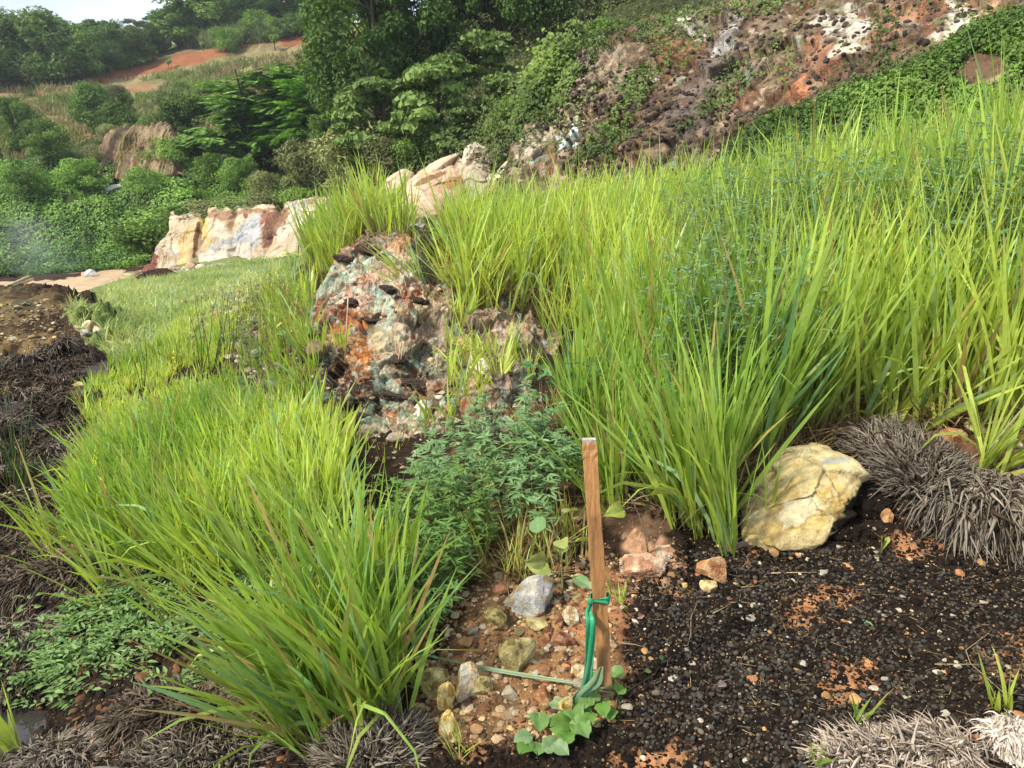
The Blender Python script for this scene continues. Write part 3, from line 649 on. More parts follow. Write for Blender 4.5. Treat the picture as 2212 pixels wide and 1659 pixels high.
specs = [(1180,260,28,110,CREAM*0.9,32),(1130,330,22,40,CREAM,30),(1225,250,45,30,A(.40,.32,.20),0),(1262,140,22,60,A(.30,.25,.18),20),(1290,125,60,30,A(.26,.22,.17),0),
 (1240,285,8,22,A(.55,.68,.66)),(1215,310,10,16,A(.55,.68,.66)),(1370,200,50,30,MAUVE),(1400,170,24,20,A(.42,.30,.28)),(1330,160,40,40,A(.33,.25,.18)),
 (1430,240,90,60,MAR),(1500,260,60,60,MAUVE*.7),(1350,280,60,70,MAR*1.2),(1480,50,20,14,A(.55,.52,.48)),(1500,70,22,30,A(.48,.44,.42),30),(1550,140,45,80,MAUVE*.85,35),(1575,80,22,44,A(.45,.43,.42),30),(1460,110,60,40,A(.22,.12,.055)),
 (1640,330,34,30,A(.55,.66,.62)),(1635,290,18,40,A(.50,.60,.56),20),(1700,260,60,60,MAR),(1730,200,60,44,RUST),(1735,180,26,30,A(.46,.19,.10)),(1690,170,30,60,MAR*1.3),(1770,215,26,22,CREAM),
 (1790,120,40,60,A(.33,.16,.095),30),(1850,90,60,24,A(.52,.46,.36),-30),(1900,60,60,30,A(.33,.16,.095)),(1830,50,60,30,A(.50,.46,.38)),(1950,30,70,24,A(.34,.18,.11)),(2080,60,70,55,A(.62,.55,.43),20),(2010,30,30,40,RUST*1.1),(2150,20,50,60,A(.38,.22,.14)),(2210,70,30,60,MAUVE),
 (1820,215,10,26,A(.05,.22,.20),20),(1850,250,22,26,CREAM,30),(1870,170,40,14,A(.42,.18,.09),-20),(1760,250,14,40,CREAM,25),(1680,350,30,24,CREAM),(1950,120,50,40,MAR*1.4),(2000,170,40,60,MAR*1.3),(1900,200,60,50,MAR*1.5)]
def cpost(V, Cc, again=0):
    for (c, thr, sc_, sd_, s_) in [(BROWN, .02, .35, 4, .7), (A(.23,.165,.11), .06, .20, 8, .8), (BROWN*.6, .14, .14, 5, .85), (A(.44,.35,.24), .20, .12, 6, .75), (A(.05,.06,.022), .16, .5, 7, .7)][:3 if again else 5]:
        thr += .11*again; s_ *= 1-.1*again
        mm = sstep(thr, thr+.16, fbm(V, sc_, 5, sd_+40, .62))[:, None]*s_; Cc = Cc*(1-mm)+c*mm
    return Cc
CL, CG, CN = cliff('cliff', cl_rows, 620, 300, 5, 0.24, 1.1, BROWN*1.5, specs, 'steep cut slope of brown and rust rock studded with dark stones', 0.35, vary=[(MAR, .05, 1.6, 71), (A(.20,.095,.055), .16, .9, 72), (A(.36,.27,.18), .26, .35, 73), (MINT*.7, .40, .4, 74)], warp=1.2, post=cpost, fn=lambda G: blocky(G, 420, .09, .14, 6, .7))
# dark round stones bedded in the cliff: past counting
g = np.random.default_rng(8)
nvv, nuu = CG.shape[:2]; n_st = 6500
jj = (g.random(n_st)*(nvv-8)).astype(int)+2; ii = (g.random(n_st)*(nuu-4)).astype(int)+2
P = CG[jj, ii]; u, v, dep = proj(P)
dn = fbm(P, 1.2, 3, 90); keep = (dn > -0.10)|(u < 1290)
keep &= ~((u < 1215)&(v > 280))&(u < 2500)&(u > 1175)
P = P[keep]; Nn = CN[jj, ii][keep]; nk = len(P)
sz = g.uniform(.018, .055, nk)[:, None]*np.stack([g.uniform(.8, 1.3, nk), g.uniform(.7, 1.0, nk), g.uniform(.6, 1.0, nk)], -1)
cst = A(.060,.044,.034)*g.uniform(.5, 1.8, nk)[:, None]*np.where(g.random(nk) < .12, 2.6, 1)[:, None]
a_ = many([(ICO[2][0]*(1+.12*fbm(ICO[2][0]+k, .8, 3, k)[:, None]), ICO[2][1]) for k in range(5)], P-Nn*0.006, sz, g.uniform(0, PI, nk), cst)
st_ = a_.build('bedded_stone', M['cliff'], parent=CL); tag(st_, kind='stuff')

WHITE = A(.58,.47,.33)
wr = [
 [(270,600,23.6),(340,592,23.2),(420,585,22.8),(520,572,22.3),(620,560,21.6),(740,540,20.6)],
 [(308,582,24.2),(370,575,23.9),(430,568,23.5),(530,548,23.0),(620,525,22.2),(740,500,21.2)],
 [(330,545,24.5),(375,545,24.2),(440,540,23.8),(530,520,23.3),(620,500,22.5),(740,470,21.5)],
 [(362,505,24.9),(395,508,24.6),(450,500,24.2),(535,490,23.7),(625,475,22.9),(740,450,21.9)],
 [(372,474,25.6),(400,470,25.4),(455,462,25.0),(540,456,24.5),(630,446,23.7),(740,435,22.7)],
 [(385,462,27.5),(410,460,27.5),(465,452,27.0),(545,448,26.5),(635,440,25.5),(740,430,24.5)]]
gs = A(.38,.385,.39)
wsp = [(318,570,22,30,A(.22,.085,.070),-30),(395,473,16,5,A(.30,.14,.09)),(400,540,16,60,A(.60,.44,.22),15),(438,490,14,46,A(.55,.40,.16),-14),(425,510,5,60,A(.16,.09,.05),8),
 (500,528,70,24,gs,-30),(548,495,54,26,gs*1.1,-35),(560,485,30,14,gs*1.15,-30),(470,550,60,12,A(.62,.54,.44),-15),(505,465,30,7,A(.32,.19,.12),-20),(530,462,6,12,A(.26,.11,.07)),(572,470,10,40,A(.30,.13,.08),20),(590,490,22,40,A(.24,.13,.09),25),(610,500,14,30,A(.62,.55,.46),20),(640,470,50,22,A(.70,.60,.48),-15),(560,455,60,6,A(.34,.21,.13),-5),(600,470,20,30,A(.28,.16,.10),20),(480,462,60,7,A(.36,.22,.14),-5),(500,485,20,10,A(.50,.34,.18)),(480,500,24,18,A(.66,.55,.42))]
def grooves(G):
    return grooves0(G)+blocky(G, 90, .022, .07, 4, .6, aniso=(1.5, 1, .7), warp=.4)
def grooves0(G):
    u, v, _ = proj(G); w = fbm(G, 1.0, 3, 6)*10
    return -0.30*np.exp(-((u-428+0.18*(v-520)+w)/7)**2)-0.28*np.exp(-((u-583+0.4*(v-500)+w)/9)**2)-0.16*np.exp(-((u-505+w)/6)**2)
cliff('rock_face', wr, 520, 230, 15, 0.24, 1.3, WHITE, wsp, 'cream and grey rock bank beyond the bright terrace grass', 0.5, vary=[(A(.56,.42,.27), .18, .9, 81), (A(.50,.46,.42), .20, .6, 82)], fn=grooves, warp=.9)
# brown eroded earth face on the hillside
br = [
 [(195,375,37.5),(250,380,37),(300,380,36.5),(350,375,36),(400,370,36)],
 [(205,345,39),(255,350,38.5),(300,352,38),(350,345,37.5),(395,340,37.5)],
 [(212,310,39.6),(258,305,39.2),(303,308,38.8),(350,300,38.3),(390,298,38.3)],
 [(222,292,40.4),(262,290,40.2),(306,284,39.8),(350,276,39.3),(385,275,39.3)],
 [(232,286,42),(266,284,42),(308,278,41.5),(350,270,41),(380,268,41)]]
cliff('earth_face', br, 300, 140, 25, 0.35, 1.6, A(.26,.195,.115), [(262,320,14,30,A(.20,.16,.06),10),(300,330,10,34,A(.16,.09,.055),20),(345,320,14,40,A(.34,.21,.12),20),(235,330,20,40,A(.22,.15,.10),20)], 'bare brown eroded earth face halfway up the hillside', 1.2, ridge=.8, vert=.35, sink=.45, fn=lambda G: .45*fbm(np.stack([G[..., 0], G[..., 2]*.12, 0*G[..., 0]], -1), .9, 4, 88, .6, ridge=True), vary=[(A(.17,.12,.045), .2, .8, 83)])

# ------------------------------------------------------------------ the coloured outcrop in the middle of the slope
oc = [
 [(640,1010,3.55),(720,1020,3.52),(800,1010,3.50),(880,1010,3.45),(950,1000,3.42),(1020,960,3.50),(1150,930,3.62)],
 [(650,900,3.88),(730,930,3.80),(800,930,3.74),(880,925,3.68),(960,880,3.72),(1050,840,3.85),(1170,830,3.98)],
 [(660,780,4.25),(720,820,4.08),(790,840,3.96),(860,835,3.90),(950,800,4.02),(1060,760,4.20),(1200,755,4.32)],
 [(665,690,4.60),(720,720,4.35),(790,740,4.18),(860,730,4.15),(940,700,4.35),(1060,700,4.55),(1205,705,4.66)],
 [(680,620,4.95),(735,620,4.75),(800,630,4.60),(870,620,4.62),(950,620,4.80),(1060,655,4.85),(1205,668,4.95)],
 [(720,570,5.3),(770,555,5.15),(830,550,5.10),(880,545,5.10),(950,570,5.15),(1060,648,5.15),(1205,645,5.20)],
 [(740,548,5.6),(790,520,5.5),(840,505,5.45),(890,500,5.4),(955,540,5.45),(1060,610,5.45),(1205,628,5.50)],
 [(760,545,6.2),(810,520,6.1),(860,510,6.1),(900,505,6.0),(960,540,5.9),(1060,600,5.9),(1205,620,6.10)]]
pk = A(.50,.33,.25); mt = A(.36,.43,.34); or_ = A(.42,.17,.045); dk = A(.030,.018,.014); mr_ = A(.16,.045,.030); dt = A(.12,.16,.115)
osp = [(800,600,75,50,pk,0),(770,640,45,34,pk),(850,560,55,40,A(.48,.34,.26)),(870,520,40,20,A(.50,.26,.12)),(780,570,55,22,mt,-20),(745,590,20,30,mt),(700,620,20,45,mt,20),(860,600,34,24,mt*1.1,-30),(820,650,18,30,mt),(730,640,16,40,A(.45,.42,.32),20),
 (700,690,50,34,mr_,-40),(745,700,26,30,A(.24,.07,.035)),(880,650,26,40,A(.30,.12,.06)),(705,740,56,40,mr_*1.0,-20),(760,730,60,40,A(.36,.14,.05),-30),(790,770,50,55,or_,10),(840,720,36,60,A(.46,.36,.20),10),(835,690,20,30,mt),(860,760,26,60,A(.34,.36,.22),5),(900,690,18,34,A(.42,.42,.30)),(920,730,50,40,mr_),(925,670,22,24,A(.52,.38,.22)),
 (850,800,40,30,A(.20,.22,.14)),(900,780,40,30,dt),(760,800,30,30,A(.30,.13,.055)),(715,810,36,50,dk*1.5),(800,840,60,34,dk*2,-20),(830,870,60,20,A(.22,.27,.19),-25),(880,830,70,14,dk,-25),(780,900,70,30,dt,-25),(760,880,40,14,dk,-20),(820,925,70,14,A(.25,.31,.22),-25),(740,930,40,24,dk*1.2),(700,870,30,40,dt*1.1),(800,960,60,30,A(.30,.17,.09)),
 (850,950,60,40,A(.46,.36,.26),-20),(900,910,40,30,A(.50,.42,.30)),(870,980,70,30,A(.34,.17,.08)),(960,840,30,24,dk*1.4),(1000,780,50,30,A(.34,.24,.12)),(980,720,40,20,dt),(1020,740,40,16,A(.44,.30,.16)),(960,780,40,20,A(.25,.24,.14)),(1040,700,40,20,dk*2),(680,800,20,40,dk*1.6),(660,900,24,40,A(.12,.09,.05)),
 (745,555,26,10,dk,-10),(800,540,24,14,dk),(860,640,12,10,dk),(810,690,20,8,dk,-20)]
def strata(G):
    s_ = (G[..., 0]*.55+G[..., 2]*.85+.10*fbm(G, .5, 3, 66))/.21; f_ = s_-np.floor(s_)
    return .045*(1-sstep(.0, .8, f_))*(.4+.6*(fbm(G, .6, 2, 67) > -.1))
def lumps(G): return strata(G)+blocky(G, 110, .016, .22, 5, .8, warp=.5)+.020*fbm(G, .07, 4, 65, .65, ridge=True)+.026*fbm(G, .16, 5, 61, .6, ridge=True)+.016*fbm(G, .04, 3, 62)
G_, n__, V_, F_ = patch(oc, 520, 520, 33, 0.075, 0.42, 0.5, 0.55, 1.0, sink=0.12, fn=lumps)
n1 = fbm(V_, .12, 5, 12, .6)[:, None]; Cc = A(.17,.13,.085)*(1+.7*n1)
for (c, thr, sc_, sd_) in [(dk*1.4, .16, .25, 1), (mt*.7, .18, .14, 2), (A(.36,.25,.15), .20, .10, 3)]:
    mm = sstep(thr-.05, thr+.22, fbm(V_, sc_, 5, sd_, .62))[:, None]; Cc = Cc*(1-mm)+c*mm
Cc = paintP(V_, Cc, osp, 3, 0.09, 1.25)
for (c, thr, sc_, sd_, s_) in [(mt*.95, .20, .05, 4, .75), (A(.20,.12,.06), .16, .045, 8, .6), (dk*1.3, .27, .07, 5, .9), (A(.50,.38,.26), .24, .035, 6, .75), (A(.30,.11,.04), .26, .06, 7, .8), (dk, .34, .03, 9, .8)]:
    mm = sstep(thr, thr+.16, fbm(V_, sc_, 5, sd_+40, .65))[:, None]*s_; Cc = Cc*(1-mm)+c*mm
ids, off, gap = cells(V_, 110, 5, warp=.5); gg_ = np.random.default_rng(9); pc_ = np.array([pk, mt, A(.34,.24,.14), dk*1.5, A(.26,.10,.045), A(.42,.34,.24), dt])[gg_.integers(0, 7, 110)]; ms_ = (gg_.random(110) < .35)*.45
Cc = Cc*(1-ms_[ids])[:, None]+pc_[ids]*ms_[ids][:, None]
Cc = Cc*(1+.34*fbm(V_, .02, 2, 99))[:, None]*(1-.45*(1-sstep(0, .04, gap)))[:, None]*1.08
org = V_.mean(0); OUT = mk('rock_outcrop', V_-org, [F_], M['outcrop'], np.clip(Cc, .004, .9)); OUT.location = org
tag(OUT, 'large outcrop streaked mint green, pink, orange and rust in mid slope', 'rock outcrop')
from mathutils.bvhtree import BVHTree
# ------------------------------------------------------------------
# ------------------------------------------------------------------ trees and bushes
BARK = A(.10,.075,.055)
def make_tree(kind, seed):
    """returns (wood Acc, crown Acc) for a tree of height about 1 (scaled on placing), leaf sizes relative to it"""
    g = np.random.default_rng(seed); wd = Acc(); cr = Acc()
    K = dict(acacia=(30, .15, .13, .042, 10000, (.055,.105,.030), (.14,.22,.060)), round=(32, .15, .13, .042, 9000, (.055,.105,.025), (.15,.23,.055)),
             dark=(60, .125, .10, .026, 19000, (.028,.060,.014), (.085,.155,.030)), layered=(20, .17, .05, .060, 4200, (.075,.125,.035), (.16,.23,.065)),
             shrub=(24, .22, .17, .050, 7500, (.060,.12,.026), (.18,.28,.06)), sapling=(9, .15, .12, .090, 700, (.10,.16,.045), (.17,.24,.06)), flat=(16, .20, .045, .040, 3600, (.055,.085,.035), (.10,.13,.05)), pale=(30, .19, .18, .042, 9000, (.11,.13,.05), (.20,.215,.09)))[kind]
    nb, rb, rz, ls, nl, c0, c1 = K
    H0 = dict(acacia=.06, round=.05, dark=.12, layered=.18, shrub=.02, sapling=.30, flat=.55, pale=.06)[kind]
    Wc = dict(acacia=.34, round=.38, dark=.42, layered=.44, shrub=.60, sapling=.22, flat=.62, pale=.40)[kind]
    # blobs
    cs = []; tries = 0
    while len(cs) < nb and tries < 3000:
        tries += 1
        z = g.uniform(H0+rz*.8, 1-rz*.9); f = (z-H0)/(1-H0)
        prof = dict(acacia=math.sin(PI*min(1, f*.85+.15))**.6*(1-.35*f), layered=(1-.55*f), flat=1.0 if z > .72 else .35, shrub=math.sqrt(max(0, 1-f*f)), sapling=math.sin(PI*(f*.8+.2))).get(kind, math.sin(PI*min(1, f*.8+.2))**.5)
        r = Wc*prof*math.sqrt(g.random()); a = g.uniform(0, 2*PI)
        if kind == 'layered': z = round((z-.1)/.11)*.11+.1+g.normal(0, .01)
        cs.append((r*math.cos(a), r*math.sin(a), z))
    cs = np.array(cs); lean = g.normal(0, .03, 2)
    tp = np.array([(lean[0]*t+.012*math.sin(5*t+seed), lean[1]*t, t*.86) for t in np.linspace(-0.06, 1, 9)])
    rt = .020*(1-np.linspace(0, 1, 9))**.8+.003
    if kind != 'shrub':
        V, F = tube1(tp, rt, 8); wd.add(V, F, BARK)
    for c in cs:
        b0 = max(.05, c[2]-.10-.4*math.hypot(c[0], c[1])); i = np.interp(b0/.86, np.linspace(-.06, 1, 9), np.arange(9)); k = int(min(7, i)); p0 = tp[k]*(1-(i-k))+tp[k+1]*(i-k)
        if kind == 'shrub': p0 = A(g.normal(0, .04), g.normal(0, .04), -.05)
        m_ = (p0+c)/2+A(0, 0, -.03)+g.normal(0, .012, 3)
        tt = np.linspace(0, 1, 6)[:, None]; pts = (1-tt)**2*p0+2*tt*(1-tt)*m_+tt*tt*(c+A(0, 0, -.02))
        V, F = tube1(pts, np.linspace(.007, .002, 6), 5); wd.add(V, F, BARK)
    per = nl//nb
    for c in cs:
        rr = rb*g.uniform(.45, 1.35); q = nrm(g.normal(size=(per, 3))); rad_ = rr*g.random((per, 1))**.18
        P = q*rad_*A(1, 1, rz/rb)*(1+.35*fbm(q*1.3+c*9, .6, 3, seed)[:, None])+c
        if kind == 'layered': P[:, 2] -= 0.35*(np.hypot(P[:, 0]-c[0], P[:, 1]-c[1])/rr)**2*rr*.5
        up = nrm(q*1.1+A(0, 0, .45)+g.normal(0, .28, (per, 3))); d = nrm(q*.6+g.normal(0, .7, (per, 3))+A(0, 0, .25 if kind in ('acacia', 'round') else -.2))
        w = np.clip(g.random((per, 1))*.5+.5*g.random(), 0, 1); col = (A(*c0)*(1-w)+A(*c1)*w)*(1.50 if kind == 'dark' else 1.45)
        V, F, Cc = rhombs(P, d, up, 1.35*ls*g.uniform(.55, 1.15, per), 1.35*ls*.5*g.uniform(.6, 1.1, per)*(1.6 if kind == 'layered' else 1), col)
        cr.add(V, F, Cc)
    return wd, cr
def make_feather(seed):
    g = np.random.default_rng(seed); wd = Acc(); cr = Acc()
    # several slender stems fanning out to flat sprays of pinnate leaves
    tips = []
    for k in range(6):
        a = g.uniform(0, 2*PI); r = g.uniform(.05, .22); top = A(r*math.cos(a)*1.6, r*math.sin(a), g.uniform(.66, .9))
        t = np.linspace(0, 1, 9)[:, None]; pts = t*top+np.sin(t*PI)*A(g.normal(0, .03), g.normal(0, .03), 0)+A(0, 0, -.05)*(1-t)
        V, F = tube1(pts, np.linspace(.013, .004, 9), 7); wd.add(V, F, BARK*.9)
        for b in range(12):
            f = g.uniform(.35, 1); p0 = pts[int(f*8)]; a2 = g.uniform(0, 2*PI); L = g.uniform(.10, .30)*(1.15-f*.4)
            e = p0+A(math.cos(a2)*L*1.25, math.sin(a2)*L, g.uniform(.0, .13)); V, F = tube1([p0, (p0+e)/2+A(0, 0, .015), e], [.004, .003, .0015], 5); wd.add(V, F, BARK)
            for z in np.linspace(.45, 1, 4): tips.append(p0+(e-p0)*z)
    tips = np.array(tips); n = len(tips)*5; base = np.repeat(tips, 5, 0)+g.normal(0, .018, (n, 3))*A(1.2, 1.2, .5)
    a = g.uniform(0, 2*PI, n); d = np.stack([np.cos(a), np.sin(a), g.normal(.02, .18, n)], -1); L = g.uniform(.06, .11, n)
    m = 12; t = np.linspace(.12, 1, m)
    for sgn in (-1, 1):
        sd = nrm(np.cross(d, A(0, 0, 1)))*sgn
        P = base[:, None]+d[:, None]*(L[:, None]*t)[..., None]+sd[:, None]*.010-A(0, 0, 1)*(.35*L[:, None]*t**2)[..., None]
        P = P.reshape(-1, 3); dd = np.repeat(nrm(sd+d*.35), m, 0); w = g.random((len(P), 1))
        V, F, Cc = rhombs(P, dd, np.tile(A(-.1, -.45, 1), (len(P), 1))+g.normal(0, .3, (len(P), 3)), .026, .012, A(.085,.18,.036)*(1-w)+A(.21,.38,.075)*w); cr.add(V, F, Cc)
    return wd, cr
PROTO = {}
def tree(kind, var, px, py, top, label, group=None, name='tree', cat='tree', wid=1.0, d=None, rz=None, lift=0.0):
    """px,py: foot in the photo; top: picture height of its top. The foot stands on the ground"""
    p = pick(px, py, dmin=12) if d is None else at(px, py, d)
    if d is not None: p[2] = gh(p[0], p[1])
    u, v, dep = proj(p); h = (py-top)/FPX*dep if d is None else (v-top)/FPX*dep
    key = (kind, var); first = key not in PROTO
    if first:
        r = empty(name, tuple(p)); wd, cr = (make_feather(var+50) if kind == 'feather' else make_tree(kind, var+10*len(kind)))
        tk = wd.build('trunk' if kind != 'shrub' else 'stems', M['bark'], parent=r); ck = cr.build('crown' if kind != 'shrub' else 'foliage', M['tree'], parent=r, smooth=False)
        PROTO[key] = (tk, ck)
    else:
        r = empty(name, tuple(p))
        for o in PROTO[key]:
            c = o.copy(); COL.objects.link(c); c.parent = r
    r.rotation_euler = (0, 0, (px*1.7+py) % 6.28 if rz is None else rz); r.scale = (h*wid, h*wid, h)
    tag(r, label, cat, group); return r
GT = 'young trees along the top of the hill'
for k, (px, py, tp, w, lab) in enumerate([
 (-40,192,70,1.1,'dark tree cut by the left edge of the wood on the hill top'),
 (18,190,58,1.0,'narrow dark tree at the far left end of the hill top row'),
 (62,188,92,1.0,'shorter tree right of the far left tree on the hill top'),
 (98,184,36,1.1,'tall tree whose pointed top stands highest at the left of the row'),
 (140,180,62,1.0,'dense tree right of the tall pointed tree on the hill top'),
 (178,172,86,1.1,'paler green tree with a low crown in front of the hill top row'),
 (206,166,62,0.9,'slim tree just left of the round paired trees on the hill top'),
 (232,158,78,1.1,'round bushy tree left of two trees above the red bank'),
 (262,152,70,1.0,'dense tree standing at the left tip of the red earth bank'),
 (296,140,66,1.0,'dark tree on the left shoulder of the red earth bank'),
 (330,124,52,1.0,'dark tree just below the flat topped tree on the hill'),
 (388,104,8,1.25,'big tree reaching the top edge above the red bank notch'),
 (430,98,-30,1.1,'tall leafy tree cut by the top edge right of the sky gap')]):
    tree('acacia' if k % 3 else 'round', k % 4, px, py, tp, lab, GT, wid=w*1.35)
for k, (px, py, d, tp, lab) in enumerate([
 (0,180,74,30,'tree of the back row showing between the two left trees'),(55,180,74,60,'back row tree behind the shorter left tree'),(150,170,76,40,'back row tree showing right of the tall pointed tree'),
 (200,160,76,46,'back row tree above the paler green tree'),(250,150,77,52,'back row tree between the round bushy trees'),(300,140,78,60,'back row tree left of the flat topped tree'),
 (372,120,78,26,'back row tree right of the flat topped tree'),(475,95,76,-20,'back row tree beside the sky gap at the top'),
 (520,90,75,-30,'dark back row tree above the grassy part of the red bank'),(565,85,75,-40,'dark back row tree over the middle of the red bank'),(612,80,74,-40,'dark back row tree over the sapling on the red bank'),(655,80,74,-50,'dark back row tree near the right end of the red bank'),(700,78,73,-50,'dark back row tree above the right tip of the red bank'),(745,80,72,-60,'rightmost dark tree above the red bank')]):
    tree('dark' if px > 460 else 'acacia', k % 3 if px > 460 else k % 4, px, py, tp, lab, 'trees behind the hill top row', wid=1.05 if px > 460 else 1.3, d=d)
for k, px in enumerate([515, 560, 605, 650, 695, 738]):
    tree('shrub', k % 3, px, 84-(k > 2)*6, 38-(k % 2)*10, ['leafy bush at the left end of the bushes over the red bank', 'leafy bush over the left part of the red bank', 'leafy bush over the middle of the red bank', 'leafy bush right of the middle over the red bank', 'leafy bush over the right part of the red bank', 'leafy bush at the right tip of the red bank'][k], 'bushes over the red bank', name='bush', cat='bush', wid=1.3)
for k, (px, py, lab) in enumerate([(400,470,'low bush overhanging the left end of the cream rock bank'),(455,464,'low bush on the top edge of the cream rock bank, left of its middle'),(520,458,'low bush on the top edge over the grey slab of the rock bank'),(585,450,'low bush on the top edge right of the grey slab'),(650,442,'low bush on the right end of the cream rock bank')]):
    tree('pale' if k % 2 else 'shrub', k % 2 if k % 2 else k % 3, px, py, py-34, lab, 'low bushes on the cream rock bank', name='bush', cat='bush', wid=1.9, d=26.8-k*.3)
tree('flat', 0, 318, 125, 34, 'flat topped spreading tree against the sky', wid=1.0, d=82)
tree('shrub', 0, 490, 112, 60, 'bushy shrub on the grassy knoll above the red bank', name='shrub', cat='shrub', d=70)
for px, py, tp, lab in [(365,150,122,'small sapling on the left of the red earth bank'),(440,112,80,'sapling at the foot of the grassy knoll above the bank'),(672,98,58,'small conical sapling standing on the red earth bank'),(595,110,62,'thin pale sapling on the middle of the red bank'),(272,152,128,'little tree in front of the left end of the red bank')]:
    tree('sapling' if tp != 58 else 'acacia', 0, px, py, tp, lab, 'saplings on the red bank', name='sapling', wid=1.1)
for k, (kind, var, px, py, tp, w, lab) in enumerate([
 ('round',0,42,336,212,1.0,'rounded tree at the left edge below the brown field'),
 ('round',1,108,350,262,1.25,'low dark tree right of the rounded left edge tree'),
 ('acacia',1,212,296,186,1.2,'tree with pointed left crown of the pair above the earth face'),
 ('round',2,262,300,206,1.2,'right hand tree of the pair above the bare earth face'),
 ('acacia',2,375,330,218,1.25,'open crowned tree right of the bare earth face'),
 ('round',3,410,335,208,1.1,'leafy tree between the earth face and the feathery tree'),
 ('pale',0,668,432,300,1.0,'rounded pale olive tree above the white rock bank'),
 ('pale',1,575,440,372,1.1,'low olive bush left of the rounded pale tree'),
 ('shrub',1,520,420,345,1.0,'dark leafy bush left of the olive bushes'),
 ('shrub',2,470,400,330,1.0,'rounded green bush under the feathery tree'),
 ('round',1,720,320,215,1.1,'dark tree right of the feathery tree'),
 ('shrub',0,320,420,368,1.3,'leafy mound below the bare earth face'),
 ('shrub',2,60,420,355,1.3,'dark mound at the left under the low dark tree'),
 ('shrub',1,175,410,345,1.3,'green mound left of the bare earth face'),
 ('pale',1,745,440,380,1.3,'dull olive bush right of the rounded pale tree')]):
    tree(kind, var, px, py, tp, lab, 'trees and bushes scattered over the hillside', name='tree' if kind in ('round', 'acacia') or var == 0 and kind == 'pale' else 'bush', cat='tree' if kind in ('round', 'acacia') or (kind == 'pale' and var == 0) else 'bush', wid=w)
for k, (px, py, d, tp, w, lab) in enumerate([(205,352,38.2,312,1.2,'bush against the left end of the bare earth face'),(372,352,37.5,300,1.2,'bush against the right end of the bare earth face'),(300,292,41.5,262,1.5,'bush hanging over the top edge of the bare earth face'),(240,300,41.5,270,1.3,'bush at the upper left corner of the bare earth face'),(345,288,41,258,1.4,'bush at the upper right corner of the bare earth face'),
 (130,300,48,262,1.3,'bush on the brown field left of the tree pair'),(320,250,52,222,1.3,'bush on the brown field right of the tree pair'),(60,300,50,262,1.2,'bush on the brown field near the left edge'),(450,240,50,205,1.3,'bush behind the open crowned tree'),(250,205,60,185,1.4,'small bush high on the brown field'),(180,235,56,212,1.4,'small bush in the middle of the brown field'),(395,195,60,176,1.4,'small bush below the red bank')]):
    tree('shrub' if k % 3 else 'pale', k % 3 if k % 3 else k % 2, px, py, tp, lab, 'bushes round the earth face and on the brown field', name='bush', cat='bush', wid=w, d=d)
tree('feather', 0, 560, 335, 118, 'big feathery tree with flat sprays, left of its twin', 'feathery leaved trees', wid=1.7, d=37)
tree('feather', 1, 668, 330, 112, 'big feathery tree with several bare stems below its crown', 'feathery leaved trees', wid=1.65, d=36)
for kind, var, px, py, d, tp, w, lab in [
 ('dark',0,830,330,27,-110,.95,'broad dark evergreen tree, leftmost of the dark wood in the centre'),
 ('dark',1,960,300,28,-170,.85,'tall dark evergreen second from the left in the centre wood'),
 ('dark',2,1075,260,27,-190,.85,'tall dark evergreen behind the layered bush'),
 ('dark',0,1170,230,25,-180,.8,'dark evergreen above the bright hanging vines'),
 ('dark',1,1260,190,24,-200,.8,'dark evergreen above the left corner of the stony cliff'),
 ('dark',2,1370,120,23,-190,.85,'dark evergreen behind the top of the stony cliff'),
 ('dark',0,1490,80,22,-190,.8,'rightmost dark evergreen above the cliff'),
 ('dark',1,1610,40,22,-190,.8,'dark evergreen crown at the top edge over the cliff'),
 ('layered',0,945,350,21,112,.95,'pale leaved bush in flat layers in front of the dark wood'),
 ('layered',1,1065,320,21,92,1.0,'pale layered bush right of the taller layered bush'),
 ('layered',0,830,330,22,165,1.1,'big leaved bush at the foot of the broad dark tree'),
 ('layered',1,1000,390,19.5,245,1.2,'heart leaved bush hanging over the pink rocks'),
 ('shrub',0,910,400,20.5,295,1.0,'dark undergrowth bush left of the heart leaved bush'),
 ('shrub',1,1100,330,18,215,.9,'dark bush in the gully left of the cliff'),
 ('shrub',2,1180,255,18,150,.9,'bush at the top of the pale rock spur'),
 ('pale',0,790,400,22,270,1.3,'dull brown green bush left of the undergrowth'),
 ('pale',1,850,405,21,300,1.3,'dry looking bush above the cream rocks'),
 ('shrub',0,1300,100,19,45,1.3,'yellow green bush on the left corner of the cliff top'),
 ('layered',1,1240,130,18.5,60,.8,'large leaved bush on the cliff top corner')]:
    tree(kind, var, px, py, tp, lab, 'dark wood and undergrowth in the centre', name='tree' if kind == 'dark' else 'bush', cat='tree' if kind == 'dark' else 'bush', wid=w, d=d)

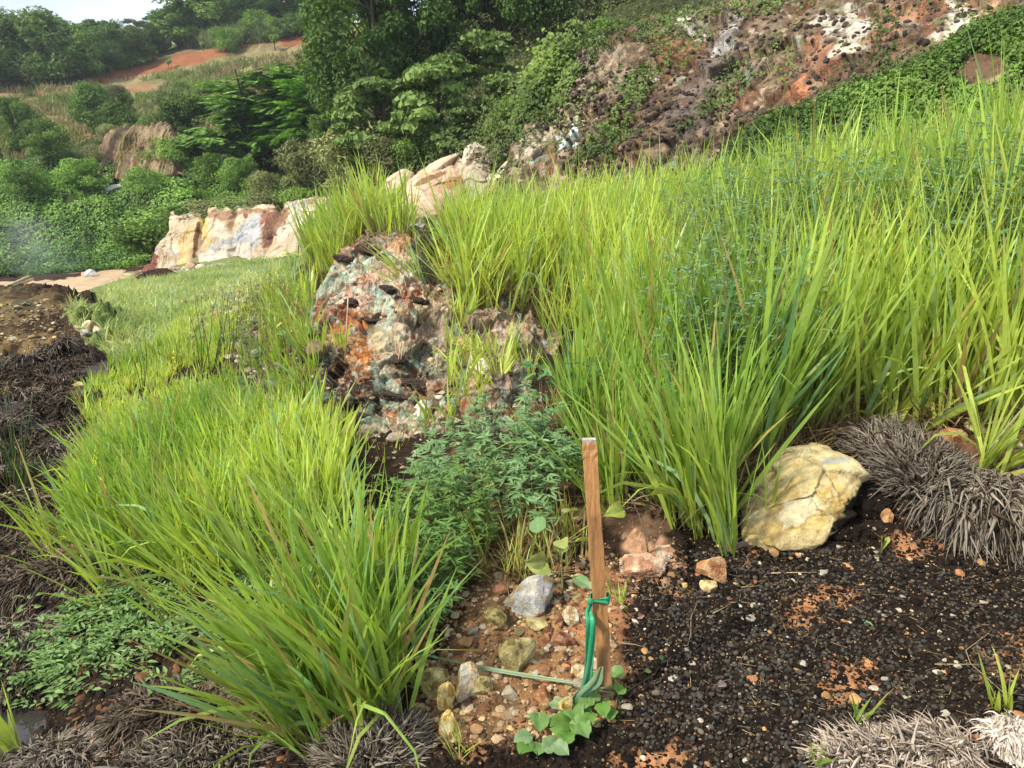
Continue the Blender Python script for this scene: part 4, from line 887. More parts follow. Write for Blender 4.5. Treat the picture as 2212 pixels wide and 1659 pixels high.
# ------------------------------------------------------------------ leaf carpets: vines over the slope, cliff vines
def carpet(name, P, Nn, seed, size, c0, c1, label, thick=0.12, per=1, updir=.5, mat='vine', parent=None, fk=1.0):
    g = np.random.default_rng(seed); n = len(P)
    off = np.abs(g.normal(0, thick, n)); P = P+Nn*off[:, None]+g.normal(0, size*.3, (n, 3))
    up = nrm(Nn*1.2+A(0, 0, updir*.6)+g.normal(0, .27, (n, 3))); d = g.normal(0, 1, (n, 3)); d = nrm(d-up*(d*up).sum(-1, keepdims=True)+A(0, -.3, -.4))
    w = np.clip(.5+1.2*fbm(P, size*16, 4, seed)+g.normal(0, .25, n), 0, 1)[:, None]; col = A(*c0)*(1-w)+A(*c1)*w
    V, F, Cc = rhombs(P, d, up, size*g.uniform(.6, 1.25, n), size*fk*.8*g.uniform(.6, 1.1, n), col)
    o = mk(name, V, [F], M[mat], Cc, smooth=False, parent=parent); tag(o, label, 'vines' if parent is None else None, kind='stuff'); return o
VG0, VG1 = (.060,.135,.026), (.21,.36,.065)
vp = [(-400,340),(60,350),(150,330),(210,350),(280,350),(370,345),(440,330),(560,350),(640,380),(700,420),(560,445),(500,455),(385,465),(350,520),(305,590),(180,592),(-400,610)]
P = scatter(105000, vp, 26.0, 46, 5)
hole = np.zeros(len(P), bool); u, v, _ = proj(P)
for (hx, hy, rx, ry) in [(152,430,16,14),(245,408,10,9),(330,495,14,12),(262,325,70,32),(600,350,30,18),(290,520,10,14)]: hole |= ((u-hx)/rx)**2+((v-hy)/ry)**2 < 1+.4*fbm(P, .8, 2, 3)
P = P[~hole]; nn = gnorm(P[:, 0], P[:, 1], .12)
carpet('vine_cover', P, nn, 6, .135, VG0, VG1, 'thick carpet of creeping vines over the lower hillside', .09, updir=.6, fk=1.0)
P = np.concatenate([scatter(26000, [(700,330),(1180,230),(1180,330),(1080,370),(1000,400),(820,430),(700,440)], 14, 33, 25), scatter(22000, [(1180,250),(1260,110),(1500,60),(1700,20),(1700,-60),(1100,-60),(760,-60),(760,330)], 16, 45, 26)])
carpet('undergrowth', P, gnorm(P[:, 0], P[:, 1], .12), 7, .12, (.040,.060,.018), (.11,.145,.040), 'dark undergrowth covering the ground of the centre wood', .35, updir=.5, fk=.8)
# brown scrub on the hillside
P = scatter(64000, [(-400,205),(150,190),(330,165),(540,130),(770,100),(780,330),(700,390),(560,350),(430,340),(370,300),(200,290),(60,350),(-400,350)], 36, 76, 9)
u, v, _ = proj(P); redm = inpoly(u, v, [(140,205),(235,155),(330,135),(450,100),(770,75),(770,105),(600,118),(480,130),(330,168),(160,205)]); g = np.random.default_rng(4)
keep = (fbm(P, 2.6, 3, 12) > -.22) & (~redm | (g.random(len(P)) < .10)); P = P[keep]; n = len(P)
w = np.clip(.5+fbm(P, 4, 3, 14)*1.6+g.normal(0, .2, n), 0, 1)[:, None]
V, F, Cc = blades(P, g.uniform(0, 2*PI, n), np.abs(g.normal(0, .5, n)), g.normal(.3, .3, n), g.uniform(.25, .7, n), g.uniform(.05, .10, n), A(.25,.20,.10)*(1-w)+A(.16,.21,.06)*w, A(.31,.25,.13)*(1-w)+A(.21,.28,.08)*w, g, nseg=2)
tag(mk('scrub', V, [F], M['vine'], Cc), 'dry brown scrub and weeds over the upper hillside', 'scrub', kind='stuff')
g = np.random.default_rng(41); P = scatter(500, [(-200,215),(150,200),(540,140),(770,120),(740,330),(430,330),(370,280),(60,340)], 36, 72, 19)
c_ = Acc()
for p in P[:120]:
    r = g.uniform(.25, .8); m_ = int(260*r); q = nrm(g.normal(size=(m_, 3)))*(r*g.random((m_, 1))**.4)*A(1, 1, .7); V, F, Cc = rhombs(p+q+A(0, 0, r*.4), g.normal(size=(m_, 3)), nrm(q+A(0, 0, .6)), .16, .07, (A(.07,.12,.03) if g.random() < .6 else A(.13,.15,.045))*g.uniform(.7, 1.4, (m_, 1))); c_.add(V, F, Cc)
o = c_.build('low_bushes', M['vine'], smooth=False); tag(o, 'low green weeds dotted through the brown hillside scrub', 'weeds', kind='stuff')
# pale grass tuft on the knoll
P = scatter(5000, [(400,105),(450,90),(540,72),(600,78),(600,92),(520,100),(440,108)], 55, 80, 29); n = len(P)
V, F, Cc = blades(P, g.uniform(0, 2*PI, n), np.abs(g.normal(0, .3, n)), g.normal(.5, .3, n), g.uniform(.9, 1.8, n), g.uniform(.07, .12, n), A(.13,.16,.07)*np.ones((n, 1)), A(.19,.24,.11)*np.ones((n, 1)), g, nseg=3)
tag(mk('hill_grass', V, [F], M['vine'], Cc), 'tall pale grass on the knoll above the red bank', 'grass', kind='stuff')
# yellow bamboo-like thicket by the red bank, right
P = scatter(2600, [(700,100),(770,90),(775,190),(720,190)], 40, 75, 39); n = len(P)
V, F, Cc = blades(P, g.uniform(0, 2*PI, n), np.abs(g.normal(0, .3, n)), g.normal(.9, .3, n), g.uniform(1.2, 2.4, n), g.uniform(.08, .14, n), A(.20,.22,.06)*np.ones((n, 1)), A(.30,.33,.09)*np.ones((n, 1)), g, nseg=3)
tag(mk('yellow_thicket', V, [F], M['vine'], Cc), 'yellowish thicket at the right end of the red bank', 'thicket', kind='stuff')
# vines creeping over the stony cliff
jj = g.integers(2, nvv-3, 130000); ii = g.integers(2, nuu-3, 130000); Pc = CG[jj, ii]; u, v, _ = proj(Pc)
wu = u+fbm(Pc, .5, 3, 5)*26; wv = v+fbm(Pc, .5, 3, 6)*18; km = np.zeros(len(Pc), bool)
for poly, dens in [([(1385,75),(1430,90),(1440,150),(1400,230),(1345,300),(1280,330),(1290,290),(1340,240),(1370,170),(1400,120)],1.0),([(1270,80),(1340,60),(1500,30),(1700,-10),(1760,10),(1680,40),(1560,40),(1420,80),(1330,110),(1265,140)],.8),
 ([(1560,130),(1620,110),(1650,170),(1590,230),(1520,260),(1470,310),(1440,300),(1510,230)],.5),([(1240,340),(1300,320),(1340,350),(1240,360)],.8),([(1180,190),(1235,150),(1262,150),(1220,230),(1160,300),(1120,320)],.75),
 ([(1660,260),(1760,240),(1700,330),(1600,340)],.30),([(1880,60),(1930,30),(1960,120),(1900,180)],.30),([(1440,60),(1560,60),(1480,160),(1430,160)],.35),([(1660,90),(1720,130),(1700,210),(1660,180)],.25),([(1250,300),(1400,300),(1300,340)],.4)]:
    km |= inpoly(wu, wv, poly) & (g.random(len(Pc)) < dens*.5)
km |= (g.random(len(Pc)) < .035) & (fbm(Pc, .8, 3, 8) > .05)
Pk = Pc[km]; Nk = CN[jj, ii][km]
carpet('cliff_vines', Pk+Nk*.06, Nk, 16, .075, (.050,.085,.018), (.13,.19,.045), 'small leaved creepers hanging down the stony cliff', .07, updir=.4)
# bright hanging vines left of the cliff
gl = np.random.default_rng(77); n = 5200; t = gl.random(n)*.85; cx = np.interp(t, [0, .4, 1], [1230, 1185, 1130])+gl.normal(0, 20, n)*(1-.4*t); cy = np.interp(t, [0, 1], [105, 320])+gl.normal(0, 12, n)
Pv = at(cx-10, cy-8, 16.4-t*1.2+gl.uniform(-.2, .5, n)); Nv = np.tile(nrm(A(-.4, -1, .5)), (n, 1))
carpet('hanging_vines', Pv, Nv, 17, .10, (.075,.13,.025), (.19,.28,.05), 'bright hanging vines left of the stony cliff', .12, updir=.5)
# vine covered bank running up to the right, in front of the cliff
bk = [[(1450,470,7.6),(1620,470,7.4),(1850,450,7.0),(2050,420,6.7),(2220,380,6.4),(2600,300,5.9)],[(1540,380,7.9),(1650,360,7.8),(1850,320,7.4),(2050,270,7.1),(2220,220,6.8),(2600,120,6.3)],[(1600,330,8.3),(1690,300,8.2),(1860,245,7.9),(2050,175,7.6),(2220,110,7.3),(2600,-20,6.8)],[(1640,300,8.8),(1740,262,8.7),(1880,200,8.5),(2060,118,8.2),(2225,38,8.0),(2600,-90,7.5)],[(1660,300,9.6),(1770,262,9.5),(1900,205,9.4),(2080,125,9.2),(2240,45,9.0),(2600,-80,8.6)]]
BK, BG, BN = cliff('vine_bank', bk, 300, 160, 45, .22, .9, A(.030,.022,.016), [(2140,160,34,22,A(.40,.30,.20),-20),(2120,140,60,40,MAR*1.2)], 'dark bank under vines rising to the right in front of the cliff', .3, cat='bank')
nb_ = 62000; jj = g.integers(1, BG.shape[0]-2, nb_); ii = g.integers(1, BG.shape[1]-2, nb_); Pb = BG[jj, ii]; u, v, _ = proj(Pb)
keep = ~(((u-2125)/58)**2+((v-155)/40)**2 < 1+.5*fbm(Pb, .3, 3, 4)); keep &= (fbm(Pb, .5, 3, 9) > -.20)
carpet('bank_vines', Pb[keep], BN[jj, ii][keep], 18, .044, (.060,.115,.022), (.15,.25,.045), 'dense green vines over the bank at the upper right', .06, updir=.8)
# ------------------------------------------------------------------ grass
GY0, GY1 = A(.20,.20,.055), A(.23,.31,.035)
def surf(P): return P
def bvh_of(V, F):
    return BVHTree.FromPolygons([tuple(v) for v in V], [tuple(f) for f in F])
OB = bvh_of(V_, F_)
def on_rock(P):
    """lift foot points onto the outcrop where it covers the ground"""
    P = P.copy()
    for i in np.nonzero((P[:, 1] > 3.3) & (P[:, 1] < 6.5) & (P[:, 0] > -2.0) & (P[:, 0] < 0.3))[0]:
        h = OB.ray_cast(Vector((P[i, 0], P[i, 1], 4.0)), Vector((0, 0, -1)))
        if h[0] is not None and h[0].z > P[i, 2]: P[i, 2] = h[0].z-.01
    return P
def tillers(P, g, h, hs, lean=(0, 0), w=.014, spread=.20, per=4, yellow=0.0, dry=.05, curve=.17, c0=None, c1=None, dark=0.0, nseg=5):
    """each foot point carries one tiller of a few blades"""
    n = len(P); N_ = n*per; B = np.repeat(P, per, 0); k = np.tile(np.arange(per), n)
    ta = g.uniform(0, 2*PI, n); tt = np.abs(g.normal(0, spread, n)); lx, ly = lean
    vx = np.cos(ta)*np.sin(tt)+lx; vy = np.sin(ta)*np.sin(tt)+ly
    H = g.normal(1, hs, n).clip(.45, 1.5)*h
    jx = g.normal(0, .13, N_); jy = g.normal(0, .13, N_); VX = np.repeat(vx, per)+jx; VY = np.repeat(vy, per)+jy
    az = np.arctan2(VY, VX); tilt = np.arctan(np.hypot(VX, VY)).clip(0, 1.2)
    L = np.repeat(H, per)*g.uniform(.50, 1.08, N_); W_ = w*g.uniform(.5, 1.25, N_)*np.repeat((H/h)**.5, per)
    cu = np.abs(g.normal(curve, curve*.8, N_))*np.where(g.random(N_) < .09, g.uniform(2.5, 8, N_), 1)
    B = B+g.normal(0, .012, B.shape)*A(1, 1, 0); B[:, 2] -= .02
    big = fbm(P, .8, 3, 7); wv = np.clip(.5+big*1.3+g.normal(0, .22, n)+yellow, 0, 1); wv = np.repeat(wv, per)[:, None]
    a0 = A(.25,.40,.075) if c0 is None else A(*c0); a1 = A(.50,.62,.13) if c1 is None else A(*c1)
    ct = a0*(1-wv)+a1*wv; ct = ct*g.uniform(.8, 1.22, (N_, 1))
    cool = g.random((N_, 1)) < .10; ct = np.where(cool, ct*A(.72, .88, 1.9), ct)
    cb = ct*A(.95, .85, .9)
    dr = g.random((N_, 1)) < dry; ct = np.where(dr, A(.46,.33,.13)*g.uniform(.7, 1.2, (N_, 1)), ct); cb = np.where(dr & (g.random((N_, 1)) < .5), A(.30,.20,.10), cb)
    V, F, C = blades(B, az, tilt, cu, L, W_, cb, ct, g, nseg=nseg)
    Cv = C.reshape(N_, nseg+1, 2, 3); tip = g.random(N_) < .08; Cv[tip, -1] = A(.40,.28,.12); tip2 = tip & (g.random(N_) < .4); Cv[tip2, -2] = Cv[tip2, -2]*.4+A(.36,.27,.11)*.6
    return V, F, Cv.reshape(-1, 3)
def dead_thatch(P, g, L=.22):
    n = len(P); c = A(.30,.21,.11)*g.uniform(.4, 1.15, (n, 1))
    return blades(P, g.uniform(0, 2*PI, n), g.uniform(.5, 1.35, n), g.normal(.3, .5, n), g.uniform(.4, 1.2, n)*L, g.uniform(.003, .008, n), c, c*1.1, g, nseg=3)
def grass_obj(name, parts, label, mat='grass', kind='stuff', cat='grass', group=None, origin=None):
    a = Acc()
    for p in parts: a.add(*p)
    o = a.build(name, M[mat], origin=origin); tag(o, label, cat, group, kind); return o
g = np.random.default_rng(100)
G1 = [(980,545),(1100,540),(1300,520),(1600,500),(2000,470),(2600,430),(2900,700),(2600,960),(2290,960),(2060,930),(1900,920),(1760,950),(1680,985),(1610,1040),(1545,1110),(1440,1110),(1330,1060),(1240,960),(1220,880),(1190,800),(1190,740),(1120,690),(1070,650),(1000,640),(960,600)]
P = scatter(12500, G1, 2.2, 8.0, 101)
u, v, _ = proj(P)
gap = (((u-1190)/75)**2+((v-690)/38)**2 < 1)|(((u-1230)/70)**2+((v-800)/60)**2 < 1)|(((u-1400)/60)**2+((v-1090)/40)**2 < 1)
keep = (~gap | (g.random(len(P)) < .15)) & (fbm(P, .35, 3, 21) > -.55); P = on_rock(P[keep]); u, v, _ = proj(P)
hh = np.interp(u, [880, 1050, 1300, 1700, 2200, 2600], [.48, .58, .66, .74, .80, .82])*np.interp(v, [500, 560, 700, 900, 1100], [.95, .95, 1, 1.02, .92])*np.where((u < 1330) & (v > 690), .72, 1)
parts = []
sel = g.random(len(P))
for lo, hi in ((0, .5), (.5, .8), (.8, 1.0)):
    k = (sel >= lo) & (sel < hi); Pk = P[k]; hk = hh[k]; gg = np.random.default_rng(int(lo*100)+5)
    vv = tillers(Pk, gg, 1.0, .16, lean=((.03, -.02), (.14, -.05), (-.10, -.04))[(lo > .4)+(lo > .7)], w=.0215, spread=.14, yellow=.12, per=4)
    # scale tiller heights in place
    Vv = vv[0].reshape(len(Pk), -1, 3); Vv[...] = Pk[:, None]+(Vv-Pk[:, None])*np.stack([hk, hk, hk], -1)[:, None]*1.08; wcomp = 1
    parts.append((Vv.reshape(-1, 3), vv[1], vv[2]))
grass_obj('tall_grass', parts, 'tall yellow green grass covering the slope right of the outcrop')
Pt = scatter(8500, [(1180,1000),(1330,1060),(1440,1110),(1560,1120),(1700,1050),(1800,985),(1900,920),(2290,930),(2290,820),(1850,820),(1500,950),(1180,900)], 2.2, 4, 111)
Pt2 = on_rock(scatter(2500, [(900,600),(1120,560),(1300,700),(1200,720),(1040,680),(960,660)], 4, 6.5, 112))
grass_obj('dead_grass', [dead_thatch(Pt, g, .26), dead_thatch(Pt2, g, .3)], 'dry straw lying at the feet of the tall grass', mat='dry')
# scattered foremost tufts with visible feet (each a plant of its own)
def tussock(px, py, n, h, label, lean=(0, 0), r=.05, w=.014, seed=0, spread=.35, name='grass_clump', group='separate grass clumps', rock=False, dry=.06, **kw):
    gg = np.random.default_rng(seed+500); p = pick(px, py)
    if rock:
        rr = ray(px, py); hit = OB.ray_cast(Vector((0, 0, CZ)), Vector(rr).normalized())
        if hit[0] is not None: p = np.array(hit[0])
    q = p+np.concatenate([gg.normal(0, r, (n, 2)), np.zeros((n, 1))], 1)
    if not rock: q[:, 2] = gh(q[:, 0], q[:, 1])
    else: q[:, 2] = p[2]
    a1 = tillers(q, gg, h, .16, lean=lean, w=w, spread=spread, dry=dry, **kw)
    # blades fan outward from the foot
    ps = [a1, dead_thatch(q[:max(6, n//2)], gg, h*.35)]
    a = Acc()
    for x in ps: a.add(*x)
    o = a.build(name, M['grass'], origin=p); tag(o, label, 'grass clump', group); return o
tussock(1520,1135,60,.72,'upright grass clump with straw at its foot left of the yellow boulder',lean=(-.12,0),r=.07,w=.0165,seed=1,spread=.26)
tussock(1330,1080,26,.60,'grass tuft right behind the top of the wooden stake',r=.05,seed=2,lean=(-.1,0))
tussock(1030,655,70,.62,'grass clump rooted on the ledge above the rust coloured rock',r=.12,w=.015,seed=3,spread=.45,lean=(0,-.1),yellow=.25,dry=.10)
tussock(930,650,16,.50,'grass tuft leaning left over the top of the outcrop',r=.05,seed=4,lean=(-.75,-.1),yellow=.25)
tussock(1240,960,14,.8,'thin tall grass stems rising behind the stake beside round leaved plant',r=.05,seed=5,spread=.12)
tussock(990,690,8,.30,'small grass tuft at the right shoulder of the outcrop',r=.04,seed=6,spread=.4,yellow=.2,rock=True)
tussock(1075,830,8,.34,'small grass tuft spreading left over the cream stones',r=.035,seed=7,lean=(-.5,-.1),yellow=.2)
tussock(640,690,18,.34,'grass tuft on the left shoulder of the outcrop',r=.08,seed=8,spread=.4,yellow=.2)
tussock(690,860,14,.30,'tuft of narrow grass left of the black moss band',r=.06,seed=9,spread=.35,yellow=.15)
tussock(2120,1010,10,.5,'bent grass tuft beside the upper right fibre clump',r=.04,seed=10,spread=.6,lean=(.3,-.2))
tussock(1590,990,10,.85,'wide bladed grass tuft left of the fibre clump in front of the slope',r=.06,w=.02,seed=11,spread=.25)
tussock(1940,900,18,.62,'grass tuft with wide blades between boulder stones at the right',r=.07,w=.02,seed=12,spread=.5)
tussock(2160,560,10,1.25,'tallest grass stems standing above the crest at the far right',r=.06,w=.018,seed=13,spread=.12)
tussock(1890,560,6,1.05,'single tall grass shoot above the crest right of centre',r=.03,w=.018,seed=14,spread=.08)
# ridge left of the clump, and around the outcrop
g = np.random.default_rng(102)
P = on_rock(scatter(820, [(690,520),(760,505),(880,520),(900,545),(850,530),(780,545),(730,590),(700,610),(670,600)], 4.5, 9, 102))
P2 = on_rock(scatter(190, [(560,640),(690,640),(670,760),(700,900),(760,1000),(640,1000),(560,900),(600,800)], 3, 6.6, 103))
P3 = on_rock(scatter(60, [(900,980),(1060,900),(1180,800),(1040,740),(960,760),(1000,820),(900,930)], 3, 6, 104))
grass_obj('ridge_grass', [tillers(P, g, .46, .18, lean=(-.03, 0), w=.014, spread=.28, yellow=.22, dry=.08), tillers(P2, g, .28, .2, w=.012, spread=.3, yellow=.2, dry=.10), tillers(P3, g, .24, .2, w=.011, spread=.3, yellow=.2, dry=.08), dead_thatch(P, g, .3), dead_thatch(P2, g, .25)], 'yellow green grass around the top and left side of the outcrop')
# left mass
G3 = [(190,1130),(230,1060),(330,1020),(450,975),(600,960),(690,1020),(740,1080),(730,1180),(680,1260),(520,1250),(380,1240),(270,1210),(200,1180)]
P = scatter(3700, G3, 2.2, 5.5, 105); u, v, _ = proj(P)
grass_obj('left_grass', [tillers(P[::2], g, .37, .18, lean=(-.10, 0), w=.016, spread=.22, yellow=.12, dry=.04), tillers(P[1::2], g, .39, .18, lean=(.02, 0), w=.016, spread=.22, yellow=.05, dry=.03)], 'dense bright green grass on the lower left slope')
G4 = [(180,860),(230,800),(330,760),(420,680),(560,640),(640,640),(640,700),(600,800),(660,930),(450,950),(300,1000),(190,1000)]
P = scatter(3300, G4, 4, 8.5, 106); u, v, _ = proj(P); keep = (fbm(P, .5, 3, 33) > -.20) & ((u < 500) | (np.random.default_rng(3).random(len(P)) < .30)); P = P[keep]
grass_obj('short_tufts', [tillers(P, g, .15, .25, w=.010, spread=.35, yellow=.10, dry=.07, per=4, nseg=4)], 'shorter loose grass and weeds between the terrace and the left grass')
g5p = [(160,650),(150,680),(180,720),(230,625),(300,600),(420,575),(560,555),(650,548),(640,600),(560,640),(430,700),(380,760),(250,800),(215,740),(225,700)]
P = scatter(32000, g5p, 6.0, 19, 107)
grass_obj('terrace_grass', [tillers(P, g, .15, .3, lean=(.10, 0), w=.010, spread=.5, per=3, dry=.04, curve=1.0, c0=(.28,.40,.12), c1=(.46,.55,.20), nseg=3)], 'short soft bright grass on the flat terrace at the left', kind='stuff')
# front centre: long blades sweeping to the left
tussock(800,1540,60,.70,'big foreground grass clump with long blades sweeping up and left',r=.08,w=.0165,seed=20,spread=.32,lean=(-.14,-.02),yellow=-.18,group=None)
tussock(740,1470,46,.62,'foreground grass clump behind the big sweeping one',r=.09,w=.0155,seed=21,spread=.30,lean=(-.10,0),yellow=-.12,group=None)
tussock(700,1560,22,.55,'low foreground grass with blades lying toward the left edge',r=.06,w=.0165,seed=22,spread=.30,lean=(-.85,-.1),yellow=.0,dry=.12,group=None)
tussock(640,1440,20,.48,'bluish grass blades arching left over the creeping weed',r=.07,w=.015,seed=23,spread=.3,lean=(-.6,0),yellow=-.1,group=None)
tussock(770,1330,42,.52,'grass clump behind the foreground clump, left of the leafy herb',r=.10,w=.014,seed=24,spread=.25,yellow=-.05,group=None)
tussock(330,1110,18,.52,'grass tuft reaching left over the dark ditch',r=.08,w=.012,seed=25,spread=.3,lean=(-.6,0),group=None)
tussock(150,1190,14,.48,'grass tuft at the left end of the bright grass',r=.06,w=.012,seed=26,spread=.35,lean=(-.4,0),group=None)
tussock(280,1240,20,.42,'grass tuft above the creeping weed at the left',r=.07,w=.012,seed=27,spread=.35,lean=(-.4,-.1),group=None)
tussock(470,1260,24,.50,'grass tuft in front of the bright left grass',r=.09,w=.012,seed=28,spread=.3,lean=(-.2,-.1),group=None)
tussock(20,1650,5,.30,'wide bladed grass shoot in the lower left corner',r=.02,w=.020,seed=29,spread=.5,lean=(-.5,-.1),group=None)
tussock(45,1060,12,.40,'rush tuft with thin dark stems at the left edge',r=.02,w=.005,seed=30,spread=.25,c0=(.05,.10,.03),c1=(.08,.15,.04),yellow=.0,group=None)
tussock(1855,1560,3,.15,'small grass sprout on the pebbles left of the tan fibre clump',r=.006,w=.007,seed=31,spread=.5,group='small grass sprouts on the black soil')
tussock(2165,1530,4,.19,'grass sprout with one broad upright blade near the right edge',r=.006,w=.013,seed=32,spread=.5,group='small grass sprouts on the black soil')
tussock(1760,1652,3,.11,'grass sprout at the bottom edge left of the tan fibre clump',r=.006,w=.009,seed=33,spread=.7,group='small grass sprouts on the black soil')
tussock(990,1625,6,.13,'fine grass sprout on dark soil between fibre clump and creeper',r=.01,w=.004,seed=34,spread=.7,lean=(-.2,0),group='small grass sprouts on the black soil')
tussock(1340,1300,4,.10,'tiny grass sprout right beside the wooden stake',r=.01,w=.008,seed=35,spread=.6,group='small grass sprouts on the black soil')

# ------------------------------------------------------------------ herbs
def herbs(P, g, h, nodes=11, leaf=.032, lw=.0085, c0=(.065,.135,.045), c1=(.13,.235,.085), lean=.18, whorl=4, stemc=(.12,.13,.05), cl=.35):
    a = Acc(); n = len(P); H = h*g.uniform(.6, 1.15, n); az = g.uniform(0, 2*PI, n); tl = np.abs(g.normal(0, lean, n)); m = 6; t = np.linspace(0, 1, m)
    S = P[:, None]+np.stack([np.cos(az)[:, None]*np.sin(tl)[:, None]*H[:, None]*t**1.4, np.sin(az)[:, None]*np.sin(tl)[:, None]*H[:, None]*t**1.4, H[:, None]*t], -1)
    S = S+np.cumsum(g.normal(0, .006, S.shape)*A(1, 1, 0), 1)
    V, F = tubes(S, np.full((n, m), .0013)*(1.2-.7*t), 3); a.add(V, F, A(*stemc))
    k = np.repeat(np.arange(n), nodes); tt = np.tile(np.linspace(cl, 1, nodes), n)+g.normal(0, .02, n*nodes); tt = tt.clip(0, 1)
    i = np.minimum((tt*(m-1)).astype(int), m-2); f = (tt*(m-1)-i)[:, None]; B = S[k, i]*(1-f)+S[k, i+1]*f
    a0 = tt*17+g.uniform(0, 2*PI, len(tt)); pet = leaf*.5; oa = np.stack([np.cos(a0), np.sin(a0), 0*a0+.35], -1); B = B+oa*pet*(1.1-tt[:, None]*.8)
    for q in range(whorl):
        da = (q-(whorl-1)/2)*(.62); d = np.stack([np.cos(a0+da), np.sin(a0+da), g.normal(.15, .25, len(tt))], -1); L = leaf*g.uniform(.65, 1.15, len(tt))*(1.1-.35*tt)
        w = np.clip(g.random((len(tt), 1))*.7+.3*tt[:, None], 0, 1); col = A(*c0)*(1-w)+A(*c1)*w
        a.add(*leaves(B, d, A(0, 0, 1)+g.normal(0, .25, (len(tt), 3)), L, lw*g.uniform(.8, 1.2, len(tt)), col, fold=.12, w1=.9, w2=.75, droop=.15))
    return a
g = np.random.default_rng(200)
P = np.concatenate([on_rock(scatter(330, [(880,1070),(1000,990),(1150,960),(1250,1000),(1260,1090),(1200,1190),(1060,1200),(960,1160)], 2.4, 4.2, 201)), scatter(330, [(860,1180),(960,1120),(1080,1150),(1010,1300),(930,1420),(820,1420),(780,1330)], 1.8, 3.4, 202)])
o = herbs(P[:72], g, .30, nodes=8, lean=.30, leaf=.062, lw=.0115, whorl=5, c0=(.12,.22,.09), c1=(.22,.36,.15)).build('herb_bush', M['herb'], origin=P[:72].mean(0)); tag(o, 'blue green leafy herb bush behind and left of the stake top', 'herb', kind=None)
o = herbs(P[330:412], g, .29, nodes=9, lean=.28, leaf=.054, lw=.0088, whorl=5, c0=(.075,.15,.035), c1=(.16,.28,.065)).build('herb_bush', M['herb'], origin=P[330:412].mean(0)); tag(o, 'leafy herb with narrow leaves between foreground grass and stones', 'herb')
P = np.concatenate([scatter(430, [(1430,640),(1700,560),(2000,640),(1900,760),(1500,800)], 3, 6.5, 203), scatter(420, [(1900,640),(2300,600),(2400,850),(2000,850)], 2.8, 5, 204), scatter(90, [(1350,900),(1600,850),(1750,960),(1500,1040)], 2.6, 4, 205)])
a = herbs(P, g, .80, nodes=13, leaf=.055, lw=.0125, c0=(.11,.20,.085), c1=(.20,.33,.15), cl=.30); tag(a.build('slope_herb', M['herb']), 'grey green herbs growing through the tall grass', 'herb', kind='stuff')
P = scatter(260, [(500,1200),(700,1180),(800,1260),(700,1360),(600,1300)], 2, 3.2, 206)
a = herbs(np.concatenate([P, on_rock(scatter(120, [(560,640),(640,640),(680,760),(560,860),(500,760)], 4, 7, 207))]), g, .24, leaf=.022, lw=.007, c0=(.10,.15,.04), c1=(.18,.25,.06)); tag(a.build('small_weeds', M['herb']), 'small light green weeds among the left grass', 'weeds', kind='stuff')
# creeping weed, lower left
cpoly = [(180,1300),(300,1240),(520,1230),(650,1300),(640,1400),(560,1480),(420,1490),(300,1470),(200,1520),(60,1530),(-20,1440),(60,1370),(150,1340)]
P = scatter(620, cpoly, 1.8, 3.4, 208); P = P[fbm(P, .16, 3, 5) > -.08]; n = len(P); g = np.random.default_rng(209)
a = Acc(); az = g.uniform(0, 2*PI, n); L = g.uniform(.05, .12, n); m = 5; t = np.linspace(0, 1, m)
S = P[:, None]+np.stack([np.cos(az)[:, None]*L[:, None]*t, np.sin(az)[:, None]*L[:, None]*t, .012+.05*g.random((n, 1))*np.sin(t*2.2)], -1)
V, F = tubes(S, np.full((n, m), .0011), 3); a.add(V, F, A(.14,.10,.06))
for j in range(m):
    for sg in (-1, 1):
        d = np.stack([np.cos(az+sg*1.1), np.sin(az+sg*1.1), g.uniform(.1, .5, n)], -1); w = g.random((n, 1))
        a.add(*leaves(S[:, j], d, A(0, 0, 1)+g.normal(0, .35, (n, 3)), g.uniform(.018, .044, n), g.uniform(.009, .015, n), A(.12,.23,.065)*(1-w)+A(.24,.37,.13)*w, w1=1, w2=.7))
tag(a.build('creeping_weed', M['herb']), 'low creeping weed with small pointed leaves at the lower left', 'weeds', kind='stuff')
# plants with large leaves
def big_leaf(px, py, h, label, cols, seed, n=9, L=.07, Wd=.05, lean=(0, 0), stem=(.22,.17,.12), name='leafy_plant', fold=.12, spots=None, cl=.3, rough=.25, holes=False):
    g = np.random.default_rng(seed); p = pick(px, py); a = Acc(); t = np.linspace(0, 1, 9)[:, None]
    S = p+t*A(lean[0], lean[1], 1)*h+np.sin(t*3)*A(.015, .01, 0); V, F = tube1(S, np.linspace(.0042, .002, 9), 6); a.add(V, F, A(*stem)); b = Acc(); s2 = a
    for k in range(n):
        f = cl+(1-cl)*(k+.5)/n; i = int(f*8); c = S[i]; az = k*2.4+seed; d = A(math.cos(az), math.sin(az), .35); e = c+d*L*g.uniform(.5, .9)
        V, F = tube1([c, (c+e)/2+A(0, 0, .006), e], [.0028, .0024, .0020], 4); s2.add(V, F, A(*stem)*1.2)
        col = A(*cols[k % len(cols)])*g.uniform(1.1, 1.6)
        for q in ((-.9, 0, .9) if holes == 'tri' else (0,)):
            dd = A(math.cos(az+q), math.sin(az+q), g.uniform(-.2, .3)); u_ = A(g.normal(0, .3), g.normal(0, .3)-.25, 1)
            b.add(*leaf_disc(e, dd, u_+g.normal(0, .35, 3), L*g.uniform(.8, 1.15), Wd*g.uniform(.85, 1.1), col, g))
    r = a.build(name, M['bark'], origin=p)
    o = b.build('leaves', M['herb'], parent=r); o.location = -p; tag(r, label, 'plant'); return r
